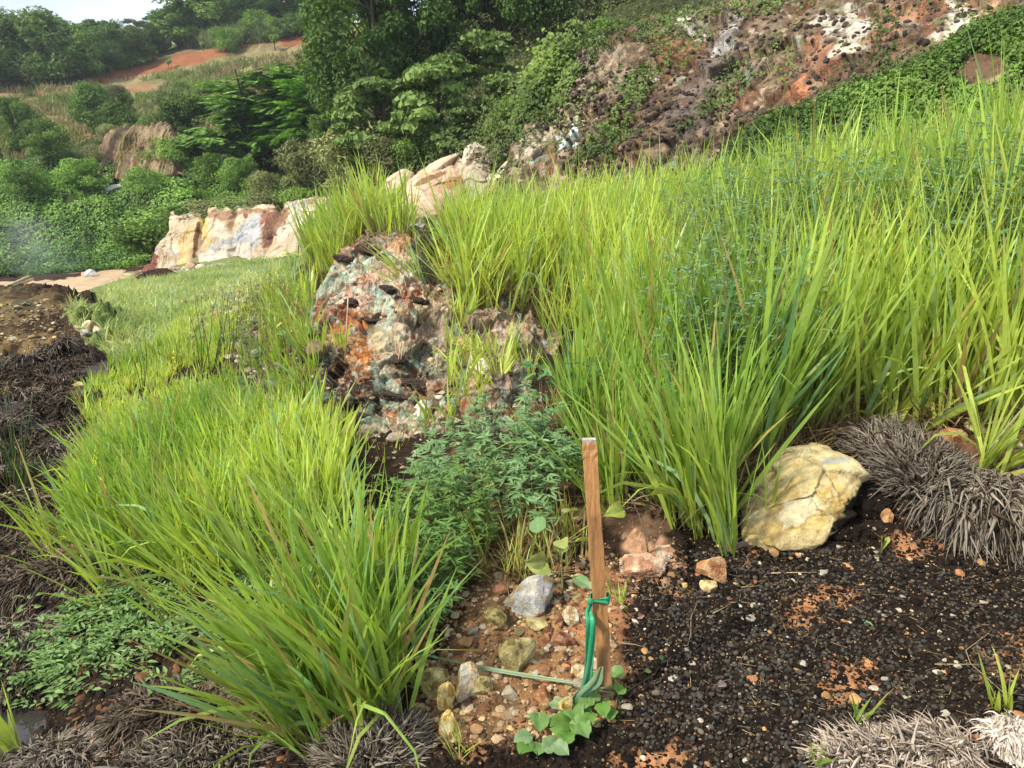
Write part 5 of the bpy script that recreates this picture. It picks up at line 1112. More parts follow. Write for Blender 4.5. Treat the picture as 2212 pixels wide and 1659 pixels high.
def leaf_disc(c, d, up, L, Wd, col, g, heart=.0, lob=0.0, cup=.12):
    """one curved ovate leaf, 6 x 5 grid with a crease along the midrib"""
    d = d/np.linalg.norm(d); s = np.cross(d, up); s /= np.linalg.norm(s)+1e-9; u = np.cross(s, d); nu_ = 9
    t = np.linspace(0, 1, nu_); w = np.sin(PI*t**.72)**.75; w[0] = .05; w[-1] = .02; ph = g.uniform(0, 6)
    w = w*(1+lob*np.sin(t*15+ph)); q = np.linspace(-1, 1, 7)
    X = t[:, None]*np.ones(7)+.05*np.sin(q[None]*4+ph)-heart*(np.abs(q)[None]**1.5)*(1-t[:, None])**2; Y = w[:, None]*q[None]
    Z = cup*np.abs(Y)-.22*X**2+.05*np.sin(X*7+ph)*Y+.03*np.sin(Y*8+ph)
    V = c+d*(X*L)[..., None]+s*(Y*Wd*.5)[..., None]+u*(Z*L)[..., None]
    idx = np.arange(nu_*7).reshape(nu_, 7); F = np.stack([idx[:-1, :-1], idx[:-1, 1:], idx[1:, 1:], idx[1:, :-1]], -1).reshape(-1, 4)
    return V.reshape(-1, 3), F, np.broadcast_to(col*(1+.12*np.abs(q)[None, :, None]*np.ones((nu_, 1, 1))), (nu_, 7, 3)).reshape(-1, 3)
big_leaf(1290,930,.34,'plant with large rounded green leaves behind the stake',[(.045,.12,.035),(.07,.16,.045)],1,n=9,L=.075,Wd=.055,lean=(-.25,0),holes='tri')
big_leaf(1170,900,.30,'rounded leaf shoot leaning left between stones and tall grass',[(.07,.15,.05),(.10,.19,.06)],2,n=7,L=.06,Wd=.045,lean=(-.1,0),holes='tri')
big_leaf(1215,1290,.30,'sparse plant with yellowing chewed leaves left of the stake',[(.20,.25,.06),(.11,.19,.08),(.24,.27,.08),(.22,.24,.07)],3,n=8,L=.080,Wd=.06,lean=(-.16,0),cl=.20,stem=(.20,.20,.08))
big_leaf(1400,1200,.24,'yellow green curled leaf stem right of the stake',[(.24,.28,.06)],4,n=2,L=.09,Wd=.06,lean=(-.35,.0),cl=.7)
big_leaf(560,900,.22,'dull green broad leaved seedling in the left grass',[(.09,.14,.05)],5,n=5,L=.08,Wd=.05,cl=.6)
big_leaf(955,800,.10,'bright little pinnate seedling beside the black moss',[(.16,.30,.05)],6,n=9,L=.045,Wd=.02,cl=.3)
big_leaf(630,760,.20,'yellowing broad leaves on the left flank of the outcrop',[(.36,.33,.05),(.16,.24,.05)],7,n=5,L=.07,Wd=.045,cl=.3)
for k, (px, py) in enumerate([(60,1340),(150,1330),(235,1300),(20,1400),(110,1420)]):
    big_leaf(px, py, .11, ['leafy shoot on the fibre at the left edge','leafy shoot on top of the lower left fibre clump','leafy shoot right of the lower left fibre clump','small leafy shoot beside the puddle','leafy shoot left of the creeping weed'][k], [(.12,.20,.07),(.10,.18,.06)], 20+k, n=7, L=.036, Wd=.017, cl=.25)
# heart leaved creeper at the foot of the stake
p0 = pick(1310,1520); cre = Acc(); lv = Acc(); g = np.random.default_rng(33)
pts = [pick(*q)+A(0, 0, .012) for q in [(1345,1480),(1330,1530),(1300,1565),(1260,1590),(1215,1600),(1180,1625)]]
V, F = tube1(pts, [.0022]*6, 6); cre.add(V, F, A(.14,.16,.06))
pts2 = [pick(*q)+A(0, 0, .008) for q in [(1330,1520),(1370,1490),(1410,1465),(1425,1445)]]; V, F = tube1(pts2, [.0012]*4, 5); cre.add(V, F, A(.14,.08,.05))
CR = cre.build('heart_leaved_creeper', M['bark'], origin=p0); tag(CR, 'heart leaved creeper trailing from the foot of the stake', 'creeper')
for (px, py, s, k) in [(1140,1615,1.0,2),(1165,1570,1.25,1),(1200,1590,1.3,0),(1235,1560,1.3,1),(1180,1640,1.1,2),(1220,1625,1.1,0),(1255,1600,1.0,1),(1275,1575,.9,0),(1300,1550,1.0,0),(1285,1525,.9,1),(1310,1500,1.0,0),(1335,1515,.9,0),(1340,1480,.9,1),(1290,1490,.8,0),(1265,1555,1.1,1),(1130,1650,1.0,0),(1160,1650,1.0,1),(1240,1590,1.2,0),(1200,1640,1.0,2),(1395,1475,.4,0),(1425,1440,.3,0),(1320,1555,.8,0),(1270,1535,1.1,1),(1215,1560,1.0,2)]:
    c = pick(px, py)+A(0, 0, .025+.025*g.random()); col = [A(.11,.22,.04), A(.14,.25,.07), A(.17,.26,.12)][k]; az = g.uniform(0, 2*PI)
    lv.add(*leaf_disc(c, A(math.cos(az), math.sin(az), .05), A(g.normal(0, .25), -.35+g.normal(0, .2), 1), .040*s, .046*s, col, g, heart=.35, lob=.10, cup=.18))
o = lv.build('leaves', M['herb'], parent=CR); o.location = -p0

# ------------------------------------------------------------------ dead root fibre clumps
GREY = ((.092,.074,.057),(.25,.215,.17),(.040,.027,.019)); DKG = ((.060,.043,.031),(.16,.125,.092),(.026,.018,.013)); TANF = ((.24,.19,.15),(.46,.39,.32),(.13,.10,.075)); WHT = ((.38,.33,.28),(.58,.53,.46),(.28,.22,.17))
def fpath(pts, dz=0.0): return [pick(*q)+A(0, 0, dz) for q in pts]
fibre_clump('fibre_clump', fpath([(1850,985),(1920,1010),(2000,1060),(2040,1100)], .02), [.08,.125,.115,.07], 6500, .115, 1, 'bushy grey fibre clump behind the yellow boulder', comb=(-.15,-.1,.35), cols=GREY, thick=.0027, centre=pick(1975,1085)-A(0,0,.02), droop=.25, squash=.8)
fibre_clump('fibre_clump', fpath([(1990,1085),(2080,1100),(2180,1105),(2300,1130)], .03), [.05,.10,.13,.11], 5200, .13, 2, 'grey fibre clump at the right edge with thick locks hanging down', comb=(.1,-.35,-.55), cols=GREY, thick=.0036, droop=.6, axial=.2)
fibre_clump('fibre_clump', fpath([(1800,1655),(1900,1640),(2020,1625),(2120,1640)], -.01), [.03,.055,.07,.05], 3400, .085, 3, 'flattened tan fibre clump along the lower right edge', comb=(-.55,-.35,-.1), cols=TANF, thick=.0026, droop=.3, axial=-.2, squash=.5)
fibre_clump('fibre_clump', fpath([(2140,1610),(2200,1600),(2270,1610)], .0), [.05,.07,.06], 2600, .05, 4, 'pale whitish fibre tuft in the lower right corner', comb=(.3,-.6,-.3), cols=WHT, thick=.0020, droop=.8, axial=.2, squash=.7)
fibre_clump('fibre_clump', fpath([(720,1680),(770,1640),(830,1620),(870,1640)], -.01), [.05,.085,.08,.05], 3800, .085, 5, 'spiky grey fibre clump at the bottom edge left of the stones', comb=(.1,.1,.5), cols=GREY, thick=.0026, centre=pick(790,1680), droop=.15, squash=.8)
fibre_clump('fibre_clump', fpath([(260,1560),(340,1530),(430,1540),(480,1580)], -.01), [.05,.075,.08,.05], 3400, .085, 6, 'dark fibre clump under the left foreground blades', comb=(-.2,-.1,.1), cols=DKG, thick=.003, droop=.4)
fibre_clump('fibre_clump', fpath([(260,1680),(360,1650),(470,1640),(540,1660)], -.01), [.06,.09,.09,.05], 4000, .08, 7, 'broad grey brown fibre clump at the bottom edge, left', comb=(0,-.2,.1), cols=GREY, thick=.0028, droop=.35)
fibre_clump('fibre_clump', fpath([(20,1650),(110,1640),(190,1650)], -.01), [.05,.07,.05], 2400, .075, 8, 'fibre clump in the lower left corner below the puddle', comb=(0,-.2,-.2), cols=GREY, thick=.0028)
fibre_clump('fibre_clump', fpath([(0,1300),(70,1270),(150,1250),(220,1270)], .02), [.05,.085,.085,.05], 4200, .10, 9, 'dark brushed fibre roll left of the creeping weed', comb=(-.3,-.3,-.4), cols=DKG, thick=.0034, axial=.5)
fibre_clump('fibre_clump', fpath([(130,1225),(175,1215),(210,1235)], .02), [.035,.05,.035], 1700, .045, 10, 'fibre tuft with rust red tips above the dark brushed roll', comb=(0,-.1,.5), cols=((.30,.26,.25),(.42,.15,.06),(.16,.12,.11)), thick=.003, droop=.1)
fibre_clump('fibre_clump', fpath([(-40,1400),(30,1370),(80,1390)], .0), [.06,.07,.045], 2200, .085, 11, 'grey fibre clump cut by the left edge beside leafy shoots', comb=(.1,-.3,-.3), cols=GREY, thick=.003)
fibre_clump('fibre_clump', fpath([(-60,1500),(10,1470),(70,1480)], .0), [.06,.07,.04], 1800, .085, 12, 'dark fibre clump at the left edge above the puddle', comb=(0,-.3,-.3), cols=DKG, thick=.003)
fibre_clump('fibre_clump', fpath([(-60,1140),(20,1110),(100,1115),(150,1140)], .03), [.08,.12,.11,.06], 4600, .13, 13, 'large drooping dark fibre mound at the left edge under the grass', comb=(-.1,-.3,-.7), cols=DKG, thick=.0034, droop=.7)
fibre_clump('fibre_clump', fpath([(0,1250),(60,1200),(120,1190)], .0), [.04,.055,.04], 1200, .07, 14, 'small dark fibre clump below the drooping mound', comb=(0,-.3,-.4), cols=DKG, thick=.003)
fibre_clump('fibre_clump', fpath([(320,1190),(360,1160),(400,1150)], .01), [.04,.06,.04], 1400, .075, 15, 'grey fibre clump half hidden in the left grass', comb=(0,-.3,-.3), cols=GREY, thick=.003)
# the ditch: rows of matted fibre ropes
rows = [([(-60,795),(40,790),(110,770),(170,755)],'topmost fibre row in the left ditch'),([(-40,830),(60,815),(150,790),(200,772)],'second fibre row from the top in the left ditch'),([(60,850),(120,835),(190,815)],'short fibre row above the pale patch in the ditch'),
 ([(-60,890),(20,870),(90,855)],'fibre row at the left edge level with the pale patch'),([(20,925),(80,890),(140,862)],'slanting fibre row below the pale patch in the ditch'),([(120,900),(170,880),(230,860)],'fibre row touching the left end of the grass'),
 ([(-60,960),(0,935),(60,925)],'fibre row at the left edge in mid ditch'),([(60,970),(130,945),(190,920)],'dark fibre row right of mid ditch'),([(-60,1010),(30,985),(90,975)],'fibre row at the left edge above the rush tuft'),([(70,1010),(130,985),(170,960)],'fibre row beside the tips of the left grass'),([(-60,1060),(20,1045),(70,1030)],'lowest fibre row in the left ditch'),([(-60,860),(-10,850),(40,842)],'fibre tuft at the left edge below the topmost rows'),([(120,1040),(150,1020),(190,1005)],'fibre tuft hidden behind the left grass tips')]
for k, (pp, lab) in enumerate(rows):
    gg = np.random.default_rng(700+k); q = np.array(pp, float); t = np.linspace(0, len(q)-1, 7); q = np.stack([np.interp(t, np.arange(len(q)), q[:, 0]), np.interp(t, np.arange(len(q)), q[:, 1])], -1)+gg.normal(0, 1, (7, 2))*A(7, 6)
    w = fpath(q, .012); rr = gg.uniform(.035, .095, 7)*np.array([.6, 1, 1, 1, 1, 1, .6])
    fibre_clump('fibre_row', w, rr, 1500, .085, 40+k, lab, comb=(.1,-.5,-.2), cols=DKG if k % 3 else GREY, thick=.0040, k=3, droop=.4, group='matted fibre rows in the left ditch', squash=.75)

for k, (px, py, n_b, h_, ln, lab) in enumerate([(668,770,14,.34,(-.2,-.1),'grass tuft on the left edge of the outcrop above the rust patch'),(655,860,14,.32,(-.1,-.1),'grass tuft on the left edge of the outcrop below the rust patch'),(705,960,16,.30,(-.1,-.1),'grass tuft at the lower left foot of the outcrop'),(770,1010,12,.26,(.1,-.1),'grass tuft under the pale foot of the outcrop'),(850,1015,10,.24,(.1,-.1),'thin grass tuft under the middle of the outcrop'),(720,540,12,.30,(-.2,0),'grass tuft at the upper left rim of the outcrop'),(735,745,5,.20,(.1,-.1),'small green tuft growing from the rust patch of the outcrop')]):
    tussock(px, py, n_b, h_, lab, r=.04, seed=60+k, lean=ln, spread=.35, yellow=.15, rock=(k != 2), group='grass tufts on the outcrop', w=.013)
Pq = scatter(60, [(1010,1150),(1250,1120),(1290,1200),(1180,1260),(1060,1260)], 2.2, 3.2, 231); gq = np.random.default_rng(232)
grass_obj('thin_dry_grass', [tillers(Pq, gq, .22, .3, w=.006, spread=.6, dry=.45), dead_thatch(np.repeat(Pq, 4, 0)+gq.normal(0, .03, (240, 3))*A(1, 1, 0), gq, .16)], 'thin half dry grass between the herb bush and the stake', mat='grass')
# ------------------------------------------------------------------ stake, ribbon, cord
W1, W2 = A(.47,.235,.09), A(.22,.085,.038)
sb = pick(1309,1500); 
t_ = at(1272, 948, sb[1]+.055)
ax = t_-sb; Ln = np.linalg.norm(ax)+.10; axn = ax/np.linalg.norm(ax); sdx = nrm(np.cross(axn, A(0.12, 1, 0))); dpt = nrm(np.cross(sdx, axn))
if sdx[0] < 0: sdx = -sdx
hw, hd = .0208, .0085; m = 60
Vs = []; Cs = []; g = np.random.default_rng(3)
prof = [(-1, -1), (-.5, -1.0), (0, -1.02), (.5, -1.0), (1, -1), (1, 0), (1, 1), (0, 1), (-1, 1), (-1, 0)]
for i in range(m):
    f = i/(m-1); c = sb-axn*.10+axn*Ln*f; wob = .0008*math.sin(f*23)+.0006*math.sin(f*61)
    for (a_x, a_y) in prof:
        e_ = (g.normal(0, .0004)); Vs.append(c+sdx*(a_x*(hw+wob+e_)*(1.0-.10*f))+dpt*(a_y*hd))
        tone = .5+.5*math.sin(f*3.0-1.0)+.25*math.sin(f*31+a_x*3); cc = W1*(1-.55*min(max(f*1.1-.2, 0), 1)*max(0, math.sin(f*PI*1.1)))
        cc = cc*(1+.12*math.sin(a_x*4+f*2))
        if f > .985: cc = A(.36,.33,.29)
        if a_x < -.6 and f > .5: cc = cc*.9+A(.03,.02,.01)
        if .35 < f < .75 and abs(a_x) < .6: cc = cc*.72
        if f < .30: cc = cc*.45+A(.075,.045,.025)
        if f > .94: Vs[-1] = Vs[-1]+g.normal(0, .0012, 3)
        Cs.append(cc)
k = len(prof); idx = np.arange(m*k).reshape(m, k); i2 = np.roll(idx, -1, 1)
F = [np.stack([idx[:-1], i2[:-1], i2[1:], idx[1:]], -1).reshape(-1, 4)]
Vs.append(sb-axn*.10); Vs.append(sb-axn*.10+axn*(Ln+.0005)); Cs += [W1, A(.36,.33,.29)]
j = np.arange(k); F.append(np.concatenate([np.stack([(j+1) % k, j, np.full(k, m*k)], -1), np.stack([(m-1)*k+j, (m-1)*k+(j+1) % k, np.full(k, m*k+1)], -1)]))
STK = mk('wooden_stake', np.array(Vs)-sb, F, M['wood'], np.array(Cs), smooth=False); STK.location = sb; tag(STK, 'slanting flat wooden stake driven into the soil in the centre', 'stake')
def on_stake(f, x=0.0, y=-1.0, off=.0): return sb-axn*.10+axn*Ln*f+sdx*(x*hw)+dpt*(y*hd+off)
front = -1.0 if (dpt@A(0, -1, 0)) < 0 else 1.0
def strip(pts, wids, wdir, col, nx=5, wave=.0, seed=0, name='strip', parent=None):
    """a band of thin plastic along points"""
    g = np.random.default_rng(seed); pts = np.array(pts, float); mm = 40; t = np.linspace(0, len(pts)-1, mm); i = np.minimum(t.astype(int), len(pts)-2); f = (t-i)[:, None]
    def crv(A_):
        A_ = np.array(A_, float); gp = lambda q: A_[np.clip(q, 0, len(A_)-1)]; p0, p1, p2, p3 = gp(i-1), gp(i), gp(i+1), gp(i+2); ff = f if A_.ndim > 1 else f[:, 0]
        return .5*(2*p1+(p2-p0)*ff+(2*p0-5*p1+4*p2-p3)*ff**2+(3*p1-p0-3*p2+p3)*ff**3)
    Pc = crv(pts); Wc = np.abs(crv(np.array(wids))); Dc = nrm(crv(np.array(wdir))); q = np.linspace(-1, 1, nx*2+1)
    T = nrm(np.gradient(Pc, axis=0)); Nn = nrm(np.cross(T, Dc))
    V = Pc[:, None]+Dc[:, None]*(Wc[:, None]*q)[..., None]+Nn[:, None]*(wave*np.sin(q[None]*5+t[:, None]*1.7+seed)+wave*.6*np.sin(q[None]*11+t[:, None]*3))[..., None]
    V = V.reshape(-1, 3); w = len(q); idx = np.arange(mm*w).reshape(mm, w); F = np.stack([idx[:-1, :-1], idx[:-1, 1:], idx[1:, 1:], idx[1:, :-1]], -1).reshape(-1, 4)
    o = mk(name, V, [F], M['ribbon'], np.broadcast_to(np.array(col), V.shape) if np.ndim(col) == 1 else np.repeat(crv(col), w, 0), parent=parent)
    md = o.modifiers.new('thick', 'SOLIDIFY'); md.thickness = .0006; return o
GR = A(.05,.38,.19); GRL = A(.20,.36,.22); OLV = A(.26,.30,.16)
fr = A(0, -1, 0)*.004; ffr = .10/Ln
def sp(px, py, d=0.0):
    r = ray(px, py); k = (sb[1]+d)/r[1]; return r*k+A(0, 0, CZ)
def fst(py):  # fraction along the stake at picture height py
    fs = np.linspace(0, 1, 400); _, v, _ = proj(np.array([sb-axn*.10+axn*Ln*f for f in fs])); return float(np.interp(-py, -v, fs))
fk = fst(1292); yy = -hd-.003
def ringpts(f, extra=.003, tilt=.0):
    a = []
    for (x, y) in [(-1.12, -1.0), (-.5, -1.25), (.5, -1.25), (1.12, -1.0), (1.12, 1.0), (0, 1.3), (-1.12, 1.0), (-1.12, -1.0)]:
        a.append(sb-axn*.10+axn*Ln*(f+tilt*x)+sdx*x*(hw+.001)+dpt*y*(hd+extra))
    return a
kt = ringpts(fk)
RB = strip(kt, [.006, .006, .009, .012, .010, .008, .007, .006], [axn]*8, GR, wave=.0012, seed=1, name='green_ribbon'); tag(RB, 'green plastic ribbon knotted round the stake and hanging down its left side', 'ribbon')
k0 = kt[0]
pts = [k0+A(.002,-.004,.004), k0+A(-.006,-.010,-.03), sp(1276,1345,-.02), sp(1274,1400,-.02), sp(1272,1440,-.02), sp(1268,1480,-.02), sp(1262,1520,-.01)]
strip(pts, [.004,.009,.013,.013,.012,.015,.020], [sdx, sdx*.8+A(0,.4,0), sdx, sdx, sdx, sdx, sdx+A(0,.2,0)], np.array([GR*1.1, GR, GR*1.1, GR*1.0, A(.10,.36,.20), A(.08,.30,.18), GRL]), wave=.0026, seed=2, name='ribbon_tail', parent=RB)
V, F = ICO[3]; mk('ribbon_knot', V*A(.009,.007,.010)*(1+.25*fbm(V, .5, 3, 4))[:, None]+k0+A(-.002,-.006,0), [F], M['ribbon'], GR, parent=RB)
WR = strip([sp(1262,1560,-.01), sp(1250,1510,-.03), sp(1285,1475,-.04), sp(1300,1440,-.035)], [.008,.022,.018,.006], [sdx, sdx+axn*.2, sdx, sdx], np.array([OLV, GRL, A(.22,.34,.19), OLV]), wave=.003, seed=3, name='faded_wrap'); tag(WR, 'faded olive ribbon end bunched at the foot of the stake', 'ribbon')
for k, (py, tl) in enumerate([(1478,.006),(1486,-.008),(1495,.010),(1510,-.006)]):
    rp = ringpts(fst(py), .0035+.001*k, tl*.6); strip(rp, [.0035]*8, [axn]*8, A(.30,.32,.16)*(1-.08*k), wave=.0006, seed=5+k, name='wrap_turn', parent=WR)
strip([sp(1255,1575,-.03), sp(1290,1590,-.045), sp(1330,1560,-.04), sp(1345,1515,-.02)], [.008,.012,.010,.004], [axn+sdx*.2]*4, np.array([GRL, OLV, A(.24,.30,.17), OLV]), wave=.002, seed=9, name='wrap_loop', parent=WR)
# cord from the stake to the herb
ca = on_stake(fst(1478), -1.1, -1.2); cb_ = pick(870,1420); cb_ = at(868,1403, ca[1]+.28)
pts = [ca+(cb_-ca)*t+A(0, 0, -.010*math.sin(PI*t)) for t in np.linspace(0, 1, 7)]
CO = strip(pts, [.003,.0055,.0068,.0062,.0050,.0040,.0028], [A(0,.2,1),A(0,.1,1),A(.1,.0,1),A(0,.3,1),A(0,.1,1),A(0,.2,1),A(0,.1,1)], np.array([OLV*1.5, A(.38,.48,.32), A(.36,.48,.30), A(.34,.46,.30), OLV*1.5, GRL*1.4, GR]), wave=.0006, seed=12, name='pale_green_cord'); tag(CO, 'taut pale green cord running left from the foot of the stake', 'cord')

# ------------------------------------------------------------------ boulders and stones
YB = [(.36,.22,.05),(.60,.43,.14),(.66,.54,.28),(.58,.40,.12),(.66,.58,.38)]; CRM = [(.38,.25,.12),(.60,.50,.33),(.66,.60,.48)]; GRY = [(.28,.22,.12),(.33,.33,.33),(.46,.43,.37)]; ORG = [(.26,.11,.05),(.42,.22,.10),(.52,.34,.18)]; OLI = [(.16,.13,.05),(.36,.30,.12),(.50,.44,.22)]; RED_ = [(.16,.05,.03),(.30,.11,.06),(.36,.20,.12)]
# the yellow boulder is shaped from its outline: high at the right, tapering to the lower left
by = pick(1740,1165); kk = proj(by)[2]/FPX
outline_rock('yellow_boulder', [(1603,1172),(1606,1125),(1640,1085),(1672,1052),(1698,1012),(1740,990),(1800,980),(1838,988),(1872,1022),(1866,1060),(1830,1110),(1790,1155),(1735,1176),(1660,1182)], by[1]-.02, .0011, .26, [(.50,.36,.13),(.62,.47,.20),(.66,.55,.32),(.60,.50,.30),(.55,.38,.13)], 31, 'large pale yellow boulder with a black earth patch beside the fibre clump', ncell=22, rough=.035, bulge=.35,
 specs=[(1810,994,30,7,A(.42,.42,.36),-8),(1850,1110,60,40,SOILB*1.3,-55),(1735,1100,50,30,A(.66,.58,.40),-20,.7),(1640,1150,40,30,A(.52,.38,.15),0,.7)])
# black crumbly earth heaped against it
V, F = rock_shape(77, 5, 3, .25); eb = pick(1880,1110); o = mk('earth_heap', V/np.abs(V).max(0)*A(62*kk, 40*kk, 55*kk)*(1+.10*fbm(V, .10, 3, 4))[:, None], [F], M['soil'], SOILB); o.location = eb+A(0, .02, .0); tag(o, 'black crumbly earth heaped between yellow boulder and fibre clump', 'earth heap')
V, F = rock_shape(78, 5, 3, .25); eb = pick(1830,1150); o = mk('earth_heap', V/np.abs(V).max(0)*A(60*kk, 36*kk, 22*kk)*(1+.10*fbm(V, .10, 3, 5))[:, None], [F], M['soil'], SOILB); o.location = eb; tag(o, 'low black earth spill along the foot of the yellow boulder', 'earth heap')
R = place_rock
R('boulder',1145,1265,112,137,GRY,11,'grey topped boulder with white band behind the stones left of the stake',cat='boulder',sub=5,sink=.36)
R('stone',1120,1410,87,106,OLI,12,'rounded olive yellow stone left of the stake above the cord',sub=5)
R('stone',1215,1380,57,55,RED_,13,'flat pinkish stone between the olive stone and the stake',sub=4)
R('stone',1235,1330,42,47,CRM,14,'small pale stone close left of the stake',sub=4)
R('stone',1255,1448,45,45,CRM,15,'cream stone just left of the ribbon tail',sub=4)
R('stone',1220,1535,45,87,YB,16,'upright pointed yellow stone above the creeper',sub=5,rough=.14)
R('stone',1175,1510,52,50,ORG,17,'orange stone left of the upright yellow stone',sub=4)
R('stone',945,1470,75,70,OLI,18,'olive yellow stone left of the two upright stones',sub=5)
R('stone',1005,1465,65,112,CRM,19,'upright cream stone under the left part of the cord',sub=5,rough=.13)
R('stone',965,1500,42,100,YB,20,'narrow mossy yellow stone beside the upright cream stone',sub=5)
R('stone',1040,1480,50,62,OLI,21,'blocky stone right of the upright cream stone',sub=4)
R('stone',970,1560,42,75,YB,22,'small upright yellow stone at the bottom of the stone group',sub=4)
R('stone',1540,1225,70,70,ORG,23,'tan pointed stone at the edge of the pebbles',sub=5,rough=.12)
R('stone',1530,1262,40,36,YB,24,'yellow stone in front of the tan pointed stone',sub=4)
R('stone',1480,1265,18,14,YB,25,'small yellow stone left of the tan pointed stone',sub=3)
R('stone',1920,1115,34,40,ORG,26,'tan stone at the right end of the black earth heap',sub=4)
R('stone',1390,1215,100,87,[(.34,.18,.11),(.46,.30,.20),(.56,.44,.32)],27,'crumbly pink earth lump right of the stake',sub=5,rough=.22,sink=.45)
R('stone',1430,1190,62,55,[(.34,.18,.11),(.50,.34,.24),(.56,.44,.32)],28,'smaller pink lump right behind the crumbly one',sub=5,rough=.22,sink=.4)
R('stone',1160,1350,50,40,OLI,29,'mossy stone under the grey topped boulder',sub=4)
R('stone',1070,1330,50,60,OLI,30,'ochre stone at the edge of the herb under the boulder',sub=4)
R('stone',990,1160,90,90,OLI,31,'ochre boulder half hidden in the herb bush',cat='boulder',sub=5)
R('stone',915,895,56,64,[(.34,.32,.30),(.48,.46,.43),(.54,.50,.44)],32,'upright grey white stone at the foot of the outcrop',sub=5,rough=.08)
R('stone',968,895,40,50,YB,33,'orange yellow stone right of the upright grey white stone',sub=4)
R('stone',935,862,46,26,CRM,34,'small cream stone above the upright grey white stone',sub=4)
R('boulder',1030,800,76,90,[(.50,.36,.14),(.60,.54,.44),(.64,.62,.58)],35,'white topped yellow stone under the leaning grass tuft',cat='boulder',sub=5)
R('stone',995,870,44,40,YB,36,'yellow stone below the white topped one',sub=4); R('stone',1000,765,30,26,CRM,37,'pale pebble stone above the white topped one',sub=3)
R('stone',1120,690,34,34,GRY,38,'grey white stone below the ledge grass clump',sub=4); R('stone',1200,735,34,32,CRM,39,'cream stone in the grass gap',sub=4); R('stone',1040,665,50,40,RED_,40,'rust red rock under the ledge grass clump',sub=5)
R('stone',1180,665,40,26,GRY,41,'dark grey rock in the gap of the tall grass',sub=4); R('stone',1150,860,60,34,[(.42,.40,.40),(.56,.54,.52)],42,'grey slab behind the herb bush',sub=4)
R('stone',1940,905,60,46,[(.34,.28,.14),(.24,.27,.28),(.44,.36,.20)],43,'blue grey stone at the foot of the tall grass on the right',sub=4); R('stone',2130,900,110,70,OLI,44,'olive tan stone under the grass at the right edge',sub=5); R('stone',2180,960,60,30,CRM,45,'pale stone in water at the right edge',sub=4)
R('stone',2060,945,60,40,ORG,46,'orange stone between the grass and the right fibre clump',sub=4)
R('stone',45,1072,90,20,YB,47,'flat yellow slab at the left edge of the ditch',sub=4); R('stone',40,1092,80,16,[(.52,.50,.38),(.62,.60,.48)],48,'flat pale slab under the yellow slab at the left edge',sub=4)
R('stone',195,705,36,28,CRM,49,'cream stone where the black bank meets the terrace grass',sub=4); R('stone',212,712,26,22,CRM,50,'small cream stone at the end of the terrace grass',sub=3); R('stone',185,725,24,16,GRY,51,'grey stone below the cream stones by the terrace',sub=3)
R('stone',165,830,40,12,YB,52,'flat yellow slab in the ditch between fibre rows',sub=4); R('stone',180,860,34,12,GRY,53,'flat grey slab in the ditch right of the fibre row',sub=3); R('stone',30,815,20,12,[(.34,.38,.30),(.46,.48,.38)],54,'small pale green stone in the ditch at the left',sub=3)
R('stone',190,1290,40,30,[(.20,.12,.07),(.28,.17,.10)],55,'brown stone at the end of the dark brushed fibre roll',sub=4)
R('stone',450,635,40,22,GRY,56,'grey slab on the rubble slope beside the terrace',sub=4); R('stone',505,620,30,18,GRY,57,'upper grey slab on the rubble slope',sub=4); R('stone',480,660,30,16,GRY,58,'lower grey slab on the rubble slope',sub=4)
PKC = [(.40,.26,.16),(.52,.38,.27),(.58,.46,.34),(.48,.32,.22)]
outline_rock('boulder', [(862,432),(872,400),(905,372),(950,350),(988,336),(1008,344),(1020,380),(1016,430),(960,475),(880,480)], 16.6, .012, 1.2, PKC, 61, 'long pink cream boulder at the foot of the dark wood', ncell=34, rough=.06, specs=[(985,392,34,12,A(.34,.16,.08),-15),(930,385,40,6,A(.20,.11,.06),-25)])
outline_rock('boulder', [(998,400),(996,350),(1008,322),(1034,306),(1058,314),(1070,340),(1075,372),(1090,440),(1020,450)], 16.2, .012, .9, [(.36,.30,.22),(.54,.47,.36),(.60,.54,.43)], 62, 'round cream boulder right of the long pink one', ncell=28, rough=.07, specs=[(1032,335,8,6,A(.10,.07,.05)),(1015,345,6,24,A(.16,.11,.07),30)])
outline_rock('boulder', [(812,420),(835,388),(870,368),(890,376),(884,430),(862,480),(815,480)], 17.4, .012, 1.0, [(.36,.26,.17),(.50,.40,.30),(.56,.46,.36)], 63, 'small pinkish boulder left of the long pink one', ncell=20, rough=.06)
outline_rock('boulder', [(1062,400),(1075,368),(1110,330),(1150,285),(1185,245),(1205,225),(1225,230),(1205,270),(1170,310),(1140,350),(1115,390),(1085,430)], 13.4, .006, .9, [(.44,.36,.25),(.54,.46,.35),(.34,.26,.17)], 64, 'pale rock spur running down the left edge of the cliff', cat='rock spur', ncell=44, rough=.04)
outline_rock('stone', [(138,448),(140,430),(152,414),(162,412),(166,426),(156,444)], 33.9, .02, 1.2, [(.44,.42,.38),(.56,.52,.48)], 65, 'narrow white rock showing through the vines at the left', cat='rock', ncell=10)
outline_rock('stone', [(226,418),(232,404),(248,399),(258,405),(248,414),(236,420)], 34.9, .02, 1.0, [(.44,.42,.38),(.56,.52,.48)], 66, 'small white rock showing through the vines right of the narrow one', cat='rock', ncell=10)
R('rock',345,592,110,36,[tuple(SOILB*1.5),tuple(SOILD)],67,'black earth mound where the terrace meets the white rock bank',cat='earth mound',sub=5,rough=.2,sink=.4,tilt=rad(-8))

